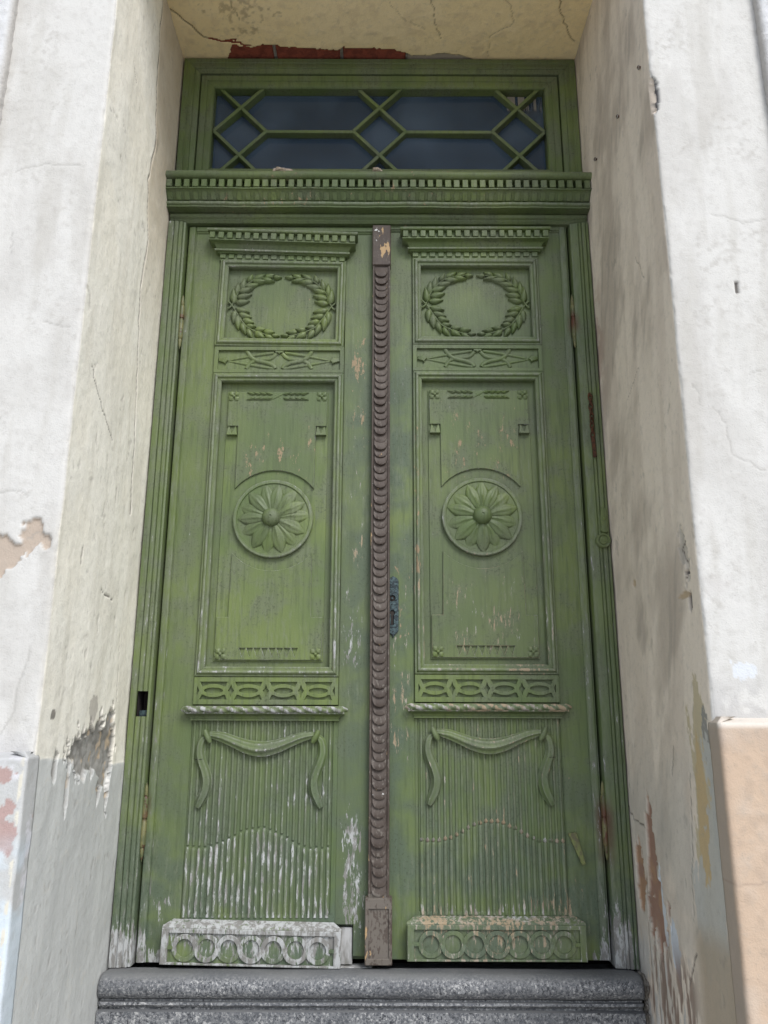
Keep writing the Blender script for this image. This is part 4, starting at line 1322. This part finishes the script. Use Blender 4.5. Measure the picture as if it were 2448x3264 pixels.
    rope = A("rope_moulding", (V, F), ridge=[1.45 * a for a in rid], ang=70)
    cp2 = [(0.0, 0.0500), (0.024, 0.0490), (0.030, 0.0300), (0.0295, 0.0265), (0.026, 0.0250), (0.0185, 0.0215), (0.0135, 0.0165), (0.0110, 0.0115), (0.0125, 0.0110), (0.0125, 0.0065), (0.0, 0.0060)]
    V, F = crown(cp2, 0.0, 0.2115, 0.001)
    A("ledge", (V, F), ridge=[1.0 if i % len(cp2) in (2, 3) else 0 for i in range(len(V))])

    # ---- reeded panel
    x0, x1 = (-0.2205, 0.2065) if L_ else (-0.2115, 0.2180)
    rp = A("reeded_panel", box(x0, x1, 0.0030, 0.012, -0.5385, 0.0060, 0.001), ang=0)
    NR = 25
    pw = (x1 - x0) / NR
    sxm = -0.007 if L_ else 0.001
    def wave(x):
        u = abs(x - sxm)
        return -0.3535 + 0.055 * math.cos(min(u, 0.165) / 0.165 * math.pi / 2) ** 2 + (0.03 * (u - 0.165) if u > 0.165 else 0) + (0.011 if not L_ else 0)
    def reed(xm, w, zt, zbm, hgt, cap):
        rows, rd = [], []
        nc = 6
        stn = [(zbm, 1.0)] + ([(zt - cap, 1.0), (zt - cap * 0.4, 0.8), (zt, 0.25)] if cap else [(zt, 1.0)])
        for z, sc in stn:
            row = []
            for k in range(nc + 1):
                u = -1 + 2 * k / nc
                hh = math.sqrt(max(0, 1 - u * u))
                row.append((xm + w * u * (0.4 + 0.6 * sc), 0.0035 - hgt * sc * hh, z))
                rd.append(hh ** 2)
            rows.append(row)
        V, F = grid(rows)
        n = nc + 1
        F.append(tuple(range((len(stn) - 1) * n, len(stn) * n)))
        F.append(tuple(range(n - 1, -1, -1)))
        return V, F, rd
    for k in range(NR):
        xm = x0 + pw * (k + 0.5)
        zt = wave(xm) + r_.uniform(-.002, .002)
        V, F, rd = reed(xm, pw * 0.40, zt, -0.5375, 0.0070, 0.010)
        A("reed", (V, F), parent=rp, ang=60, ridge=[a * 1.0 if L_ else a * .42 for a in rd])
        if k < NR - 1 or True:
            V, F, rd = reed(xm + pw * 0.03, pw * 0.30, 0.0055, zt + 0.006, 0.0055, 0)
            A("reed", (V, F), parent=rp, ang=60, ridge=[a * (0.62 if L_ else 0.48) for a in rd])
        # small point where a lower reed meets the one above
        if not L_:
            V, F = leafshape(0.016, 0.0060, 0.0085, 4, 4)
            V = [(xm - z, 0.003 + y, zt - 0.004 + x) for x, y, z in V]
            A("reed_tip", (V, F), parent=rp, ang=50, ridge=[1.3] * len(V))
    # fillets that close the panel against the stiles
    A("fillet", box(x1 + 0.0006, 0.2215, 0.0008, 0.02, -0.5560, 0.0055, 0.001), ang=0)
    if x0 > -0.219: A("fillet", box(-0.2215, x0 - 0.0006, 0.0008, 0.02, -0.5560, 0.0055, 0.001), ang=0)
    # ---- drapery
    sw = A("swag", join(sweep([(sxm + a, b, c) for a, b, c in ((-0.158, -0.0345, .0085), (-0.122, -0.0410, .0135), (-0.085, -0.0545, .0155), (-0.042, -0.0700, .0190), (0.0, -0.0765, .0212), (0.042, -0.0700, .0190), (0.085, -0.0545, .0155), (0.122, -0.0410, .0135), (0.158, -0.0345, .0085))], 26, 0.13, 7, 0.85, -0.006, 0.015, 6),
                        ), ang=60, ridge=fold_ridge(9, 26, 7, 0.015, 6))
    for q in (1, -1):
        A("tail", sweep([(sxm + q * a, b, c) for a, b, c in ((0.166, -0.040, .0080), (0.180, -0.055, .0115), (0.184, -0.085, .0130), (0.178, -0.110, .0140), (0.164, -0.145, .0150), (0.159, -0.170, .0155), (0.163, -0.198, .0150), (0.175, -0.226, .0125), (0.1825, -0.241, .0085))], 22, 0.13, 6, 0.85, -0.004, 0.02, 5), parent=sw, ang=60, ridge=fold_ridge(9, 22, 6, 0.02, 5, 0.7))
        A("knot", sweep([(sxm + q * 0.1705, -0.0205, .0055), (sxm + q * 0.1655, -0.034, .0085), (sxm + q * 0.158, -0.048, .0085), (sxm + q * 0.1525, -0.0575, .0055)], 12, 0.05, 3, 1.0, -0.014, 0, 4), parent=sw, ang=60)
        if not L_ and q > 0 or L_ and q < 0:
            cr_ = A("crack_gap", sweep([(sxm + q * 0.171, -0.1045, .0008), (sxm + q * 0.181, -0.106, .0012), (sxm + q * 0.195, -0.105, .0008)], 6, y0=-0.0145, sub=2), M["dark"], parent=sw, ang=60)

    # ---- kick block with seven rings
    ko = -0.0100 if L_ else 0.0040
    kp = (xc + ko - 0.25, 0, -0.60 + dz)
    hwk = 0.2520
    y1 = -0.0305
    V = []
    bk = [(0.0, -0.5405), (-0.0265, -0.5515), (-0.0300, -0.5560), (-0.0300, -0.6490), (-0.0285, -0.6515), (0.0, -0.6515)]
    V, F = grid([[(x, y, z) for y, z in bk] for x in (ko - hwk + 0.012 * 0, ko + hwk)])
    V = [(x * 1.0 + (0.024 if x < ko else -0.024) * (1 if abs(y) < 1e-6 and z > -0.6 else 0), y, z) for x, y, z in V]
    n = len(bk)
    F += [tuple(range(n)), tuple(range(2 * n - 1, n - 1, -1))]
    kb = A("kick_block", (V, F), org=kp, ang=30, ridge=[(1.15 if i % n in (0, 1, 2) else 0.1) * (1 if L_ else 0.5) for i in range(len(V))])
    if L_: kb["label"] = "worn whitish kick block with carved rings"
    V, F = plate([[(ko - hwk + .001, -0.6495), (ko + hwk - .001, -0.6495), (ko + hwk - .001, -0.5570), (ko - hwk + .001, -0.5570)], [(ko - hwk + .020, -0.6440), (ko + hwk - .020, -0.6440), (ko + hwk - .020, -0.5690), (ko - hwk + .020, -0.5690)]], -0.0385, -0.029, 0.0012)
    A("border", (V, F), parent=kb, ang=30, ridge=[1.25 if L_ else 0.5] * len(V))
    for k in range(7):
        cx_ = ko + (-0.1870 + 0.0620 * k) + 0.002
        rows, rd = [], []
        ns = 36
        for i in range(ns):
            a = 2 * math.pi * i / ns
            wv = math.sin(a) * (1 if k % 2 == 0 else -1)
            top = -0.0368 - 0.0022 * max(-0.6, min(1, wv * 2.2)) - 0.0002 * (k % 2)
            prof_ = [(0.0360, -0.0285), (0.0358, top + .0008), (0.0350, top), (0.0242, top), (0.0234, top + .0008), (0.0232, -0.0290)]
            rows.append([(cx_ + r * math.cos(a), y, -0.6065 + r * math.sin(a) * 1.0) for r, y in prof_])
            rd += [(1.10 if wv > -0.25 else 0.72) * (1 if L_ else 0.45)] * len(prof_)
        rows.append(rows[0]); rd += rd[:6]
        V, F = grid(rows)
        A("ring", (V, F), parent=kb, ang=35, ridge=rd)
    for q in (1, -1):
        A("link", box(min(ko + q * 0.218, ko + q * 0.234), max(ko + q * 0.218, ko + q * 0.234), -0.0380, -0.029, -0.6115, -0.6015, 0.001), parent=kb, ang=30, ridge=None)

    # ---- hinges
    hxw = hx - sgn * 0.003 if L_ else hx + 0.003
    for zt, zbm, zm in ((1.432, 1.226, 1.338), (-0.170, -0.390, -0.275)):
        zt, zbm, zm = zt - dz * 0, zbm, zm
        H = A("hinge", lathe_z([(0.0005, zbm), (0.0042, zbm + .012), (0.0065, zbm + .034), (0.0050, zbm + .038), (0.0082, zbm + .042), (0.0088, zbm + .05), (0.0085, zm - .003), (0.0070, zm - .001)], 14, hxw, -0.012), M["hinge"], ang=50)
        A("knuckle", lathe_z([(0.0060, zm - .001), (0.0060, zm + .005), (0.0086, zm + .006), (0.0086, zt - .05), (0.0078, zt - .044), (0.0050, zt - .040), (0.0068, zt - .036), (0.0040, zt - .012), (0.0005, zt)], 14, hxw, -0.012), M["hinge"], parent=H, ang=50)

    if L_:
        # ---- repair at the broken foot of the lock stile
        A("repair_block", box(0.2060, 0.2720, 0.010, 0.044, -0.6610, -0.5650, 0.002), M["patch"])
        A("stile_foot", box(0.2735, 0.3400, 0.0010, 0.045, -0.6380, -0.5400, 0.002))
        A("weather_strip", box(0.2080, 0.3300, -0.004, 0.040, -0.6800, -0.6640, 0.003), M["patch"])
        # ---- scaled centre strip
        ax = -0.0115 - xc
        B = M["brown"]
        V, F = extr_z([(ax - 0.0295, 0.006), (ax - 0.0305, -0.026), (ax - 0.0290, -0.0285), (ax - 0.0245, -0.0285), (ax - 0.0225, -0.0250), (ax + 0.0225, -0.0250), (ax + 0.0245, -0.0285), (ax + 0.0290, -0.0285), (ax + 0.0305, -0.026), (ax + 0.0295, 0.006)], -0.478, 1.545)
        st = A("centre_strip", (V, F), B, ang=30, label="brown centre strip carved with overlapping scales")
        rows = []
        for v_ in (0.0, 0.04, 0.35, 0.7, 1.0):
            row = []
            for k in range(9):
                u = -1 + 2 * k / 8
                zbot = -0.0165 * math.sqrt(max(0, 1 - u * u))
                zz_ = zbot + (0.0240 - zbot) * v_
                y = -(0.0245 + 0.0016 * (1 - u * u) + 0.0095 * (1 - v_) - (0.0010 if v_ == 0 else 0))
                row.append((0.0212 * u * (1 if v_ > 0 else .985), y, zz_))
            rows.append(row)
        rows.insert(0, [(x, -0.022, z) for x, y, z in rows[0]])
        sm = mk_mesh("scale", *grid(rows), B, ang=40)
        z = 1.508
        while z > -0.462:
            inst("scale", sm, st, (-0.0115 + r_.uniform(-.0010, .0010), r_.uniform(0, .0022), z + dz + r_.uniform(-.0012, .0012)), (r_.uniform(-.03, .03), r_.uniform(-.05, .05), r_.uniform(-.04, .04)), (r_.uniform(.95, 1.02), r_.uniform(.92, 1.06), r_.uniform(.92, 1.05)))
            z -= 0.02625
        V, F = box(ax - 0.0325, ax + 0.0325, -0.0330, 0.005, 1.5385, 1.6975, 0.003)
        A("strip_head", (V, F), B, ang=30, label="plain brown block with flaked paint")
        V, F = box(ax - 0.0385, ax + 0.0385, -0.0380, 0.006, -0.6500, -0.4780, 0.003)
        sf = A("strip_foot", (V, F), B, ang=30, label="bleached brown foot block")
        A("rim", plate([[(ax - 0.0375, -0.6490), (ax + 0.0375, -0.6490), (ax + 0.0375, -0.4790), (ax - 0.0375, -0.4790)], [(ax - 0.0285, -0.6320), (ax + 0.0285, -0.6320), (ax + 0.0285, -0.5060), (ax - 0.0285, -0.5060)]], -0.0430, -0.037, 0.0015), B, parent=sf, ang=30)
        for zz_ in (-0.522, -0.572):
            A("screw_hole", lathe_y([(0.0040, -0.0384), (0.0030, -0.0365), (0.0001, -0.0360)], 10, ax + 0.002 + (zz_ + .522) * -.06, zz_), M["dark"], parent=sf, ang=0)
        # tilt of the loosened upper mouldings
        cw.rotation_euler = (0, R(1.75), 0)
        nb.rotation_euler = (0, R(1.55), 0)
        wp.rotation_euler = (0, R(0.75), 0)
        wr.rotation_euler = (0, R(0.75), 0)
        kb.rotation_euler = (0, R(1.1), 0)
    else:
        # ---- keyhole plate
        ex = 0.0300 - xc
        ol = [(-0.0165, 0.425), (-0.012, 0.434), (0, 0.441), (0.012, 0.434), (0.0168, 0.425), (0.0168, 0.272), (0.012, 0.262), (0.004, 0.256), (0, 0.246), (-0.004, 0.256), (-0.012, 0.262), (-0.0165, 0.272)]
        kx_, kz_ = -0.003, 0.325
        key = [(kx_ + 0.0080 * math.cos(a), kz_ + 0.0080 * math.sin(a)) for a in [math.radians(-60 + 300 * i / 10) for i in range(11)]] + [(kx_ - 0.0042, kz_ - 0.038), (kx_ + 0.0042, kz_ - 0.038)]
        sh = [(-0.003 + 0.0095 * math.cos(2 * math.pi * i / 14), 0.370 + 0.0095 * math.sin(2 * math.pi * i / 14)) for i in range(14)]
        es = A("keyhole_plate", plate([[(ex + a, b) for a, b in lp_] for lp_ in (ol, key, sh)], -0.0050, 0.0, 0.0015), M["iron"], ang=30, label="dark cast iron keyhole plate")
        A("keyhole_depth", box(ex - 0.014, ex + 0.012, -0.0008, 0.002, 0.280, 0.384, 0), M["dark"], parent=es, ang=0)
        A("spindle", box(ex - 0.0065, ex - 0.0005, -0.006, 0.0, 0.367, 0.3735, 0.0008), M["iron"], parent=es, ang=30)
        parts = []
        for k in range(14):
            zc = 0.268 + 0.0118 * k
            for q in (1, -1):
                if 0.283 < zc < 0.338 and q < 0: continue
                if 0.355 < zc < 0.384 and q < 0: continue
                a = 0.3 + 0.9 * (k % 2)
                parts.append(sweep([(ex + q * 0.004 + 0.002, zc, .0010), (ex + q * 0.009, zc + 0.004 * math.cos(a), .0014), (ex + q * 0.0135, zc - 0.002, .0010)], 6, y0=-0.0050, sub=3))
        parts.append(sweep([(ex - 0.014, 0.277, .0012), (ex, 0.281, .0014), (ex + 0.0145, 0.277, .0012)], 6, y0=-0.005, sub=3))
        parts.append(sweep([(ex - 0.014, 0.408, .0012), (ex, 0.404, .0014), (ex + 0.0145, 0.408, .0012)], 6, y0=-0.005, sub=3))
        A("scrollwork", join(*parts), M["iron"], parent=es, ang=50)
        # ---- loose metal tab low on the hinge side
        tb = [(0.5405, -0.318), (0.5660, -0.316), (0.5860, -0.400), (0.5760, -0.404)]
        V, F = plate([[(a - xc, b) for a, b in tb]], -0.0060, -0.001, 0.001)
        V = [(a, b - 0.010 * max(0, min(1, (-0.33 - c) / 0.07)), c) for a, b, c in V]
        A("metal_tab", (V, F), M["tab"], ang=30, label="bent metal tab nailed beside the reeds")
        for ob_ in (cw, nb): ob_.rotation_euler = (0, R(-0.35), 0)
    return root

leaf(-1)
leaf(1)

# ------------------------------------------------------------------ small things
ch = empty("door_chain", (0.681, -0.045, 0.825), "rusty twisted chain with a flat bar hanging on the right post", "chain")
add("staple", *sweep([(0.676, 1.040, .003), (0.680, 1.050, .0045), (0.685, 1.040, .003)], 8, y0=-0.036, sub=4), M["rust"], ch, ang=50)
for k in range(9):
    z = 1.035 - 0.0165 * k
    n = 14
    rows = []
    for i in range(n):
        a = 2 * math.pi * i / n
        rows.append([((0.0062 + 0.0024 * math.cos(t)) * math.cos(a), 0.0024 * math.sin(t), (0.0115 + 0.0024 * math.cos(t)) * math.sin(a)) for t in [2 * math.pi * j / 6 for j in range(6)]])
    rows.append(rows[0])
    V, F = grid(rows, True)
    rz = R(45 if k % 2 else -45) + 0.15 * math.sin(k)
    V = [(0.6805 + x * math.cos(rz) - y * math.sin(rz) + 0.0008 * math.sin(k * 2), -0.041 + x * math.sin(rz) + y * math.cos(rz), z + zz_) for x, y, zz_ in V]
    add("link", V, F, M["rust"], ch, ang=60)
V, F = box(-0.0058, 0.0058, -0.004, 0.002, -0.036, 0.036, 0.0015)
a = R(3)
add("bar", [(0.6815 + x * math.cos(a) + z * math.sin(-a) * -1 * -1, -0.041 + y, 0.862 + z) for x, y, z in V], F, M["rust"], ch, ang=30)

for (y, z, lb) in ((-0.616, 1.804, "bent iron hook in the right reveal, the one nearest the street"), (-0.415, 1.813, "bent iron hook in the right reveal, the middle one of three"), (-0.168, 1.854, "stub of an iron hook in the right reveal, nearest the door frame")):
    t = (y - YF) / (0 - YF)
    x = 0.728 + (0.719 - 0.728) * t
    hk = empty("wall_hook", (x, y, z), lb, "hook", "iron hooks in the right reveal")
    add("shank", *lathe_z([(0.0001, z - .008), (0.003, z - .007), (0.0038, z - .002), (0.0033, z + .005), (0.0001, z + .006)], 8, x - 0.006, y), M["mortar"], hk, ang=50)
    add("pin", *box(x - 0.010, x + 0.012, y - 0.003, y + 0.003, z - 0.004, z + 0.002, 0.001), M["rust"], hk, ang=30)

def crumb(x, w, h, seed, lb):
    r_ = random.Random(seed)
    bm = bmesh.new()
    for k in range(6):
        m = Matrix.Translation((x + r_.uniform(-w, w) * 0.6, -0.070 + r_.uniform(-.012, .012), 1.872 + r_.uniform(0, h) * 0.4)) @ Matrix.Diagonal((w * r_.uniform(.35, .7), 0.016, h * r_.uniform(.4, .8), 1))
        bmesh.ops.create_icosphere(bm, subdivisions=2, radius=1.0, matrix=m)
    for v in bm.verts:
        v.co += Vector((r_.uniform(-.0025, .0025), r_.uniform(-.0025, .0025), r_.uniform(-.002, .002)))
    o = add("plaster_rubble", *from_bm(bm), M["crumb"], ang=0, org=(x, -0.07, 1.87))
    tag(o, lb, "rubble", "fallen plaster on the cornice")
crumb(-0.362, 0.036, 0.017, 4, "heap of fallen plaster crumbs on the cornice, the larger left one")
crumb(-0.025, 0.024, 0.009, 8, "flat scatter of plaster crumbs near the middle of the cornice")
